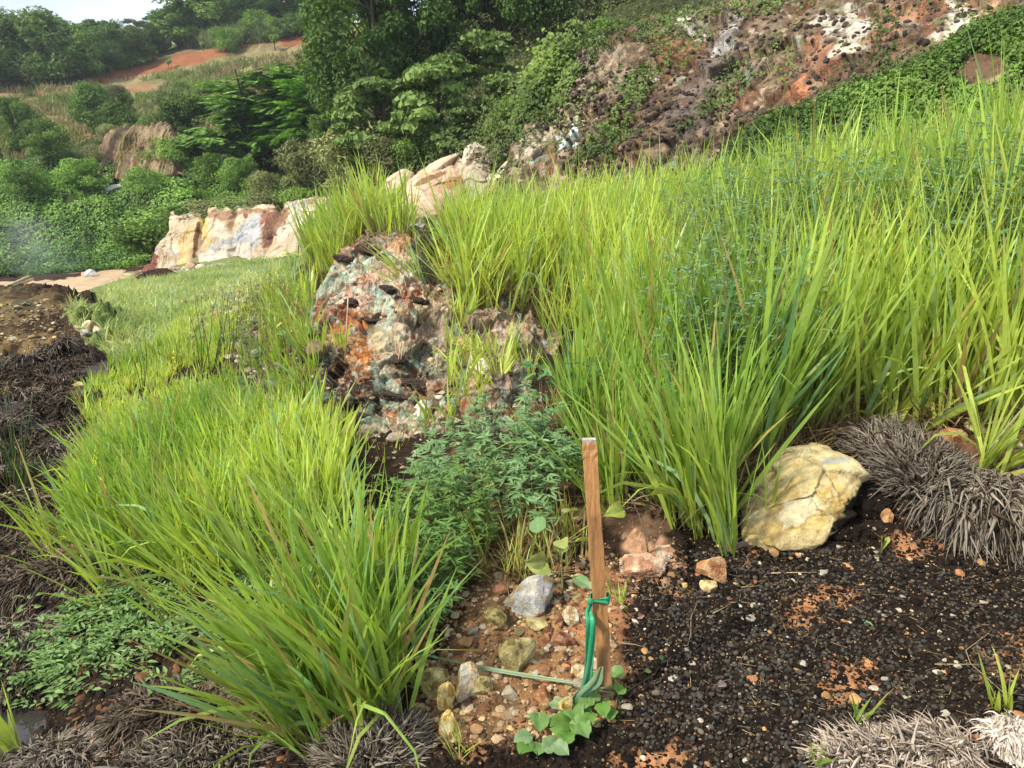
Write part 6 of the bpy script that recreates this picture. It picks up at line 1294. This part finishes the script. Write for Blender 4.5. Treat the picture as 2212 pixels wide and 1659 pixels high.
# black moss cushions on the outcrop
g = np.random.default_rng(6)
for k, (px, py, w, h, lab) in enumerate([(870,860,70,26,'longest black moss cushion low on the outcrop'),(910,830,50,24,'black moss cushion beside the bright seedling'),(765,655,30,24,'black moss cushion on the pink part of the outcrop'),(840,625,28,20,'black moss cushion near the top of the mint patch'),(855,775,30,20,'black moss cushion by the wooden splinters'),(800,545,34,20,'black moss cushion at the top of the outcrop'),(745,560,34,16,'black moss cushion at the upper left rim of the outcrop'),(780,900,44,18,'black moss cushion low on the left of the outcrop'),(740,870,36,22,'black moss cushion at the left foot of the outcrop'),(905,650,26,20,'black moss cushion on the right rim of the outcrop'),(820,880,40,14,'thin black moss cushion above the mint ledge'),(800,690,22,14,'small black moss cushion in the rust patch')]):
    h_ = OB.ray_cast(Vector((0, 0, CZ)), Vector(ray(px, py)).normalized())
    if h_[0] is None: continue
    p = np.array(h_[0]); kk2 = proj(p)[2]/FPX; V, F = rock_shape(300+k, 5, 2, .40); V = V*(1+.30*fbm(V, .30, 4, k, .7))[:, None]
    o = mk('moss_cushion', rot(V*A(w*kk2*.7, h*kk2*.9, h*kk2*.36), 0, rad(12)), [F], M['soil'], A(.062,.044,.037)); o.location = p; tag(o, lab, 'moss', 'black moss cushions on the outcrop')
# wooden splinters
for k, (px, py, px2, py2, lab) in enumerate([(808,555,802,590,'pale bamboo splinter at the top of the outcrop'),(866,740,858,790,'pair of bamboo splinters beside the black moss on the outcrop'),(752,640,745,770,'thin bamboo splinter leaning on the rust patch')]):
    h_ = OB.ray_cast(Vector((0, 0, CZ)), Vector(ray(px2, py2)).normalized()); p = np.array(h_[0]) if h_[0] is not None else pick(px2, py2); top = at(px, py, p[1]-.02)
    a = Acc(); 
    for q in range(2 if k == 1 else 1):
        V, F = tube1([p+A(.012*q, 0, -.02), top+A(.014*q, 0, 0)], [.004, .0035], 6); a.add(V, F, A(.55,.42,.25))
    tag(a.build('bamboo_splinter', M['bark'], origin=p), lab, 'splinter', 'bamboo splinters on the outcrop')

# ------------------------------------------------------------------ pebbles, crumbs, litter
g = np.random.default_rng(60)
pp = [(1330,1240),(1560,1180),(1700,1190),(1930,1190),(2000,1240),(2000,1400),(1950,1560),(2260,1560),(2260,1700),(1300,1700),(1330,1500)]
P = scatter(5600, pp, 1.45, 2.65, 61); u, v, _ = proj(P)
dn = fb2(P[:, 0], P[:, 1], .22, 3, 5); bare = np.zeros(len(P), bool)
for q in [(1800,1285,60,24),(1735,1325,44,38),(1850,1462,66,40),(1800,1490,44,30),(1420,1655,90,30),(1965,1180,44,26)]: bare |= ((u-q[0])/q[2])**2+((v-q[1])/q[3])**2 < 1
edge = np.clip((np.minimum(u-1330, 2000-u))/140, 0, 1); dens = np.clip(.25+.9*edge+1.3*dn, 0.02, 1); P = P[(g.random(len(P)) < dens) & (~bare | (g.random(len(P)) < .12))]
P2 = scatter(3300, [(2000,1240),(2300,1200),(2900,1200),(2900,1700),(2300,1560),(1950,1560)], 1.5, 2.6, 62); P = np.concatenate([P, P2]); n = len(P)
sz = (.0043*np.exp(g.normal(0, .26, n)))[:, None]*np.stack([g.uniform(1, 1.6, n), np.ones(n), g.uniform(.7, 1, n)], -1)
w = g.random((n, 1)); cc = A(.018,.015,.012)*(1-w)+A(.070,.060,.048)*w; cc = np.where(g.random((n, 1)) < .06, A(.13,.10,.07), cc); cc = np.where(g.random((n, 1)) < .08, A(.045,.048,.048), cc)
P[:, 2] += sz[:, 2]*.45+np.where(g.random(n) < .35, .004, 0)
a = many([(nrm(ICO[2][0])*(1+.05*fbm(ICO[2][0]+k, .9, 2, k)[:, None]), ICO[2][1]) for k in range(5)], P, sz, g.uniform(0, PI, n), cc); tag(a.build('pebbles', M['pebble']), 'dark rounded pebbles strewn over the black soil', 'pebbles', kind='stuff')
def crumbs(name, poly, n, dmin, dmax, s0, cols, seed, label, sig=.5, sub=1, mat='rock', rk=False, flat=.8):
    g = np.random.default_rng(seed); P = scatter(n, poly, dmin, dmax, seed); P = on_rock(P) if rk else P; n = len(P); sz = (s0*np.exp(g.normal(0, sig, n)))[:, None]*np.stack([g.uniform(.8, 1.5, n), np.ones(n), g.uniform(.5, 1, n)*flat], -1)
    cols = np.array(cols); cc = cols[g.integers(0, len(cols), n)]*g.uniform(.6, 1.25, (n, 1)); P[:, 2] += sz[:, 2]*.3
    sh = []
    for k in range(6): V, F = rock_shape(900+k+seed, sub, 8, .08); sh.append((V, F))
    a = many(sh, P, sz, g.uniform(0, 2*PI, n), cc); o = a.build(name, M[mat], smooth=(mat == 'soil')); tag(o, label, name.replace('_', ' '), kind='stuff'); return o
crumbs('soil_crumbs', [(850,1590),(1150,1620),(1340,1560),(1350,1300),(1500,1130),(2300,1020),(2900,1000),(2900,1750),(800,1750)], 36000, 1.4, 3.0, .0034, [(.016,.011,.008),(.030,.020,.014),(.012,.009,.007)], 63, 'loose crumbs of black soil', .55, 1, 'soil')
crumbs('gravel', [(880,1380),(1060,1240),(1300,1200),(1500,1200),(1330,1330),(1330,1560),(1200,1600),(900,1620)], 5200, 1.6, 2.8, .0030, [(.38,.24,.12),(.50,.38,.24),(.24,.12,.06),(.34,.16,.08),(.10,.06,.04),(.12,.07,.04),(.46,.34,.20)], 64, 'tan and orange gravel around the stones left of the stake', .6)
crumbs('rock_bits', [(1340,1180),(1600,1150),(2300,1050),(2300,1700),(1340,1700)], 700, 1.4, 2.8, .0048, [(.46,.26,.11),(.56,.46,.32),(.40,.18,.08),(.42,.38,.30)], 65, 'small orange and pale rock bits on the black soil', .5)
crumbs('stone_bits', [(900,1400),(1060,1260),(1200,1200),(1330,1200),(1330,1560),(1200,1600),(900,1600)], 420, 1.6, 2.8, .0105, [(.34,.20,.10),(.46,.33,.19),(.26,.12,.06),(.40,.32,.15),(.50,.42,.30)], 73, 'small ochre and tan stones bedded in the earth left of the stake', .35, 2)
crumbs('tiny_bits', [(1340,1180),(1600,1150),(2300,1050),(2300,1700),(850,1700),(900,1500)], 6000, 1.4, 2.9, .0014, [(.46,.26,.11),(.50,.38,.24),(.30,.14,.07)], 66, 'fine orange grit on the black soil', .4, 0)
crumbs('slope_rubble', [(900,1000),(1400,900),(1600,1050),(1300,1130),(1080,1280),(850,1380),(860,1200)], 900, 2.2, 4.4, .009, [(.24,.15,.08),(.44,.34,.20),(.12,.08,.05),(.22,.11,.06)], 67, 'ochre rubble under the herbs', .55)
crumbs('outcrop_rubble', [(640,1000),(690,700),(900,640),(1120,680),(1200,760),(1100,880),(1000,980),(800,1040)], 800, 3.3, 5.5, .008, [(.44,.32,.18),(.50,.42,.32),(.22,.10,.05),(.16,.17,.11),(.10,.07,.05)], 68, 'broken stone over the outcrop flanks', .55, rk=True)
crumbs('bank_stones', [(-60,660),(150,640),(215,700),(190,760),(60,810),(-60,820)], 2400, 5.5, 11, .0075, [(.40,.30,.14),(.16,.10,.05),(.46,.40,.28),(.10,.07,.04),(.05,.035,.025)], 69, 'ochre stones in the black bank at the left', .6)
crumbs('terrace_rubble', [(400,690),(440,640),(560,600),(620,620),(600,760),(520,820),(480,720)], 1300, 4.8, 9, .013, [(.30,.26,.20),(.40,.36,.30),(.16,.12,.09),(.40,.32,.22)], 70, 'grey rubble between the terrace and the outcrop', .55)
crumbs('flank_rubble', [(470,640),(620,600),(690,640),(680,760),(740,980),(640,960),(560,860),(480,740)], 1500, 3.2, 8, .014, [(.34,.27,.19),(.20,.13,.08),(.46,.38,.28),(.10,.07,.05),(.22,.24,.17)], 72, 'broken stone and clods on the left flank of the outcrop', .6, rk=True)
crumbs('face_rubble', [(320,600),(400,575),(560,560),(680,520),(700,560),(560,590),(420,600)], 700, 17, 25, .06, [(.46,.38,.28),(.30,.19,.12),(.40,.36,.30),(.22,.12,.08)], 74, 'fallen stone along the foot of the cream rock bank', .5)
crumbs('ditch_crumbs', [(-60,1150),(200,1200),(700,1600),(900,1700),(-60,1750)], 9000, 1.7, 3.4, .0042, [(.030,.022,.018),(.05,.035,.026),(.018,.013,.011),(.16,.08,.04)], 71, 'dark crumbs in the wet lower left ground', .6, 1, 'soil')
# straw bits and twigs
g = np.random.default_rng(80); P = scatter(330, [(1330,1200),(2300,1100),(2300,1700),(1330,1700)], 1.4, 2.7, 81); n = len(P); az = g.uniform(0, 2*PI, n); L = g.uniform(.012, .05, n)
t = np.array([-.5, 0, .5]); S = P[:, None]+np.stack([np.cos(az)[:, None]*L[:, None]*t, np.sin(az)[:, None]*L[:, None]*t+.004*(t**2), .007+0*t+.0*L[:, None]], -1)
V, F = tubes(S, np.full((n, 3), .0007)*g.uniform(.6, 1.6, (n, 1)), 4); tag(mk('straw_bits', V, [F], M['dry'], np.repeat(A(.36,.26,.14)*g.uniform(.35, 1.3, (n, 1)), 12, 0)), 'bits of straw scattered on the pebbles', 'straw', kind='stuff')
def twig(pts, r, col, label, name='twig', cat='twig', group='twigs lying on the black soil', lift=.008):
    S = [pick(*q)+A(0, 0, lift) for q in pts]; V, F = tube1(S, np.linspace(r, r*.5, len(S)), 6); a = Acc(); a.add(V, F, A(*col)); tag(a.build(name, M['bark'], origin=S[0]), label, cat, group)
twig([(1507,1305),(1492,1340),(1492,1375),(1485,1400)],.0022,(.22,.15,.10),'thin brown root on the pebbles right of the stake')
twig([(1665,1243),(1720,1241),(1762,1244)],.0016,(.55,.44,.26),'pale straw lying across the upper pebbles')
twig([(1548,1240),(1580,1247)],.002,(.55,.42,.24),'short straw beside the tan pointed stone')
twig([(1600,1275),(1640,1272)],.0014,(.45,.33,.18),'short straw on the pebbles below the pale straw')
twig([(2130,1378),(2085,1410),(2095,1440),(2190,1525)],.0014,(.42,.34,.18),'long bent dry stem by the right grass sprout')
twig([(2018,1440),(2120,1443)],.0014,(.42,.34,.18),'straight dry stem crossing the bent one')
twig([(1490,1455),(1492,1490)],.0012,(.40,.30,.16),'short upright looking straw on the lower pebbles')
twig([(1340,1395),(1372,1398),(1395,1405)],.0018,(.34,.25,.16),'twig just right of the stake')
twig([(1540,1330),(1575,1312)],.0016,(.42,.30,.16),'slanting straw in the middle of the pebbles')
twig([(1385,1500),(1425,1478),(1440,1455)],.0012,(.20,.12,.08),'thin runner stem right of the stake foot')
twig([(1960,1585),(1985,1555),(2000,1535)],.0018,(.40,.31,.20),'dry stem leaning from the tan fibre clump')
twig([(1120,1410),(1070,1430),(1055,1470),(1045,1510)],.005,(.20,.12,.075),'hairy brown root hanging over the tan stones',name='root',cat='root',lift=.02)
for (px, py, az, lL, lW, c, lab) in [(1600,1195,.5,.10,.022,(.26,.20,.17),'curled brown dead leaf left of the yellow boulder foot'),(1560,1490,.4,.034,.022,(.25,.19,.18),'small greyish dead leaf on the lower pebbles'),(1905,1185,1.05,.115,.030,(.32,.36,.10),'long yellow green leaf lying below the fibre clump'),(1875,1357,-.6,.026,.009,(.22,.34,.18),'tiny green leaf in the middle of the black soil'),(1148,1563,2.7,.05,.02,(.30,.36,.20),'folded pale leaf left of the creeper'),(1385,1340,.9,.03,.02,(.30,.18,.14),'small red brown leaf right of the stake'),(1210,1352,.8,.05,.018,(.34,.20,.13),'curled dry leaf on the tan stones')]:
    p = pick(px, py)+A(0, 0, .012); a = Acc(); a.add(*leaf_disc(p-A(math.cos(az), math.sin(az), 0)*lL/2, A(math.cos(az), math.sin(az), .12), A(.1, -.3, 1), lL, lW, A(*c), g, lob=.12, cup=.35)); tag(a.build('fallen_leaf', M['dry'], origin=p), lab, 'leaf', 'fallen leaves')
# yellow flower spikes
def flower(px, py, n, label, h=.25):
    p = pick(px, py+60); top = at(px, py-14, p[1]); a = Acc(); V, F = tube1([p, (p+top)/2, top], [.003, .002, .0015], 5); a.add(V, F, A(.14,.20,.06)); r = a.build('flower_spike', M['herb'], origin=p); b = Acc(); g = np.random.default_rng(px)
    for k in range(n):
        c = top-A(0, 0, 1)*k*.009+g.normal(0, .007, 3); b.add(*leaves(c[None], g.normal(size=(1, 3)), A(0, 0, 1)[None], .018, .013, A(.75,.58,.03)))
    o = b.build('petals', M['herb'], parent=r); o.location = -p; tag(r, label, 'flower')
flower(372, 778, 16, 'yellow flower spike in the left grass'); flower(1276, 678, 9, 'small yellow flowers in the tall grass gap above the stake')
# sedge stalks left
g = np.random.default_rng(90)
for k, (px, py, tp, lab) in enumerate([(455,770,640,'sedge stalk with brown head left of the flower spike'),(435,760,655,'shorter sedge stalk beside the brown headed one'),(490,760,640,'sedge stalk leaning right above the left grass'),(30,960,850,'sedge stalk at the left edge of the ditch'),(310,800,720,'upright sedge stalk at the end of the terrace')]):
    p = pick(px, py+60); a = Acc()
    for q in range(4):
        t = at(px+g.normal(0, 22), tp+g.normal(0, 12), p[1]); V, F = tube1([p, (p+t)/2+A(.02, 0, 0), t], [.003, .0025, .0015], 5); a.add(V, F, A(.08,.13,.04))
        d = g.normal(size=(9, 3))*A(1, 1, .5); a.add(*leaves(np.repeat(t[None], 9, 0), d, A(0, 0, 1), .035, .006, A(.20,.14,.05)))
    tag(a.build('sedge', M['herb'], origin=p), lab, 'sedge', 'sedge stalks at the left')
# ------------------------------------------------------------------ far left: poles, rubbish fire, smoke
for k, (x1, y1, x2, y2, lab) in enumerate([(-30,735,62,598,'bamboo pole lying on the bank at the left edge, upper one'),(-30,752,70,603,'bamboo pole lying on the bank at the left edge, lower one')]):
    a1, a2 = pick(x1, y1)+A(0, 0, .12), pick(x2, y2, dmin=10)+A(0, 0, .25); a1 = at(x1, y1, 11.0); a2 = at(x2, y2, 17.0); a1[2] = max(a1[2], gh(*a1[:2])+.05); a = Acc(); tt = np.linspace(0, 1, 25); pts = [a1+(a2-a1)*t for t in tt]; rr = [.032*(1.12 if i % 3 == 0 else 1) for i in range(25)]
    V, F = tube1(pts, rr, 10); a.add(V, F, A(.44,.36,.22)); tag(a.build('bamboo_pole', M['bark'], origin=a1), lab, 'pole', 'bamboo poles')
fp = pick(178, 597, dmin=14); g = np.random.default_rng(95)
for k, (dx, w, h, c, lab) in enumerate([(16,26,16,(.62,.64,.66),'crumpled white bag beside the small fire'),(8,14,12,(.40,.55,.60),'pale blue bag between fire and white bag'),(26,18,9,(.60,.58,.54),'flattened white sack right of the fire')]):
    pz = pick(178+dx, 597, dmin=14); kk3 = proj(pz)[2]/FPX; V, F = rock_shape(400+k, 4, 10, .22); o = mk('rubbish_bag', V*A(w*kk3*.5, w*kk3*.4, h*kk3*.6), [F], M['ribbon'], A(*c)); o.location = pz+A(0, 0, h*kk3*.35); tag(o, lab, 'rubbish bag', 'rubbish bags by the track')
m, n = mat_new('flame'); em = N(n, 'ShaderNodeEmission', Strength=1.6); em.inputs[0].default_value = (1, .34, .08, 1); oo = n.nodes.new('ShaderNodeOutputMaterial'); n.links.new(em.outputs[0], oo.inputs[0])
a = Acc(); kk3 = proj(fp)[2]/FPX
for k in range(6):
    V, F = ICO[2]; s = g.uniform(.5, 1); V = V*A(.5-.4*np.clip(V[:, 2], 0, 1).mean(), .4, 1)*np.stack([1-.8*np.clip(V[:, 2], 0, 1), 1-.8*np.clip(V[:, 2], 0, 1), np.ones(len(V))], -1); a.add(V*s*7*kk3+A(g.normal(0, 5)*kk3, g.normal(0, 3)*kk3, 5*kk3*s), F, A(1, .4, .1))
o = a.build('flame', m); o.location = fp; tag(o, 'small orange flame at the rubbish heap by the track', 'flame')
# thin smoke drifting left over the vines
m, n = mat_new('smoke'); pv = n.nodes.new('ShaderNodeVolumePrincipled'); pv.inputs['Color'].default_value = (.85,.90,.97,1); pv.inputs['Anisotropy'].default_value = .2
co = n.nodes.new('ShaderNodeTexCoord'); ns_ = N(n, 'ShaderNodeTexNoise', Scale=2.2, Detail=4.0); n.links.new(co.outputs['Generated'], ns_.inputs['Vector'])
sb2 = n.nodes.new('ShaderNodeVectorMath'); sb2.operation = 'DISTANCE'; sb2.inputs[1].default_value = (.5, .5, .5); n.links.new(co.outputs['Generated'], sb2.inputs[0])
r1 = N(n, 'ShaderNodeMapRange'); r1.inputs[1].default_value = .5; r1.inputs[2].default_value = .05; n.links.new(sb2.outputs['Value'], r1.inputs[0])
r2 = N(n, 'ShaderNodeMapRange'); r2.inputs[1].default_value = .38; r2.inputs[2].default_value = .68; r2.inputs[4].default_value = .30; n.links.new(ns_.outputs[0], r2.inputs[0])
mu = n.nodes.new('ShaderNodeMath'); mu.operation = 'MULTIPLY'; n.links.new(r1.outputs[0], mu.inputs[0]); n.links.new(r2.outputs[0], mu.inputs[1]); n.links.new(mu.outputs[0], pv.inputs['Density'])
oo = n.nodes.new('ShaderNodeOutputMaterial'); n.links.new(pv.outputs[0], oo.inputs['Volume'])
V, F = ICO[3]; sp_ = at(85, 530, 24.5); kk4 = 24.5/FPX; o = mk('smoke', rot(V*A(130*kk4, 1.6, 75*kk4), 0, rad(25)), [F], m); o.location = sp_; tag(o, 'thin white smoke drifting from the rubbish fire', 'smoke', kind='stuff')

# ------------------------------------------------------------------ the air: far trees fade a little to blue
m, n = mat_new('haze_air'); pv = n.nodes.new('ShaderNodeVolumePrincipled'); pv.inputs['Color'].default_value = (.80,.88,1,1); pv.inputs['Density'].default_value = .0007; pv.inputs['Anisotropy'].default_value = .3
oo = n.nodes.new('ShaderNodeOutputMaterial'); n.links.new(pv.outputs[0], oo.inputs['Volume'])
x0, x1, y0, y1, z0, z1 = -240, 240, -60, 200, -8.2, 48
Vh = [(x, y, z) for z in (z0, z1) for x, y in ((x0, y0), (x1, y0), (x1, y1), (x0, y1))]
o = mk('haze', Vh, [np.array([[0,3,2,1],[4,5,6,7],[0,1,5,4],[1,2,6,5],[2,3,7,6],[3,0,4,7]])], m, smooth=False); tag(o, 'faint bluish haze in the air over the slope', 'haze', kind='stuff')
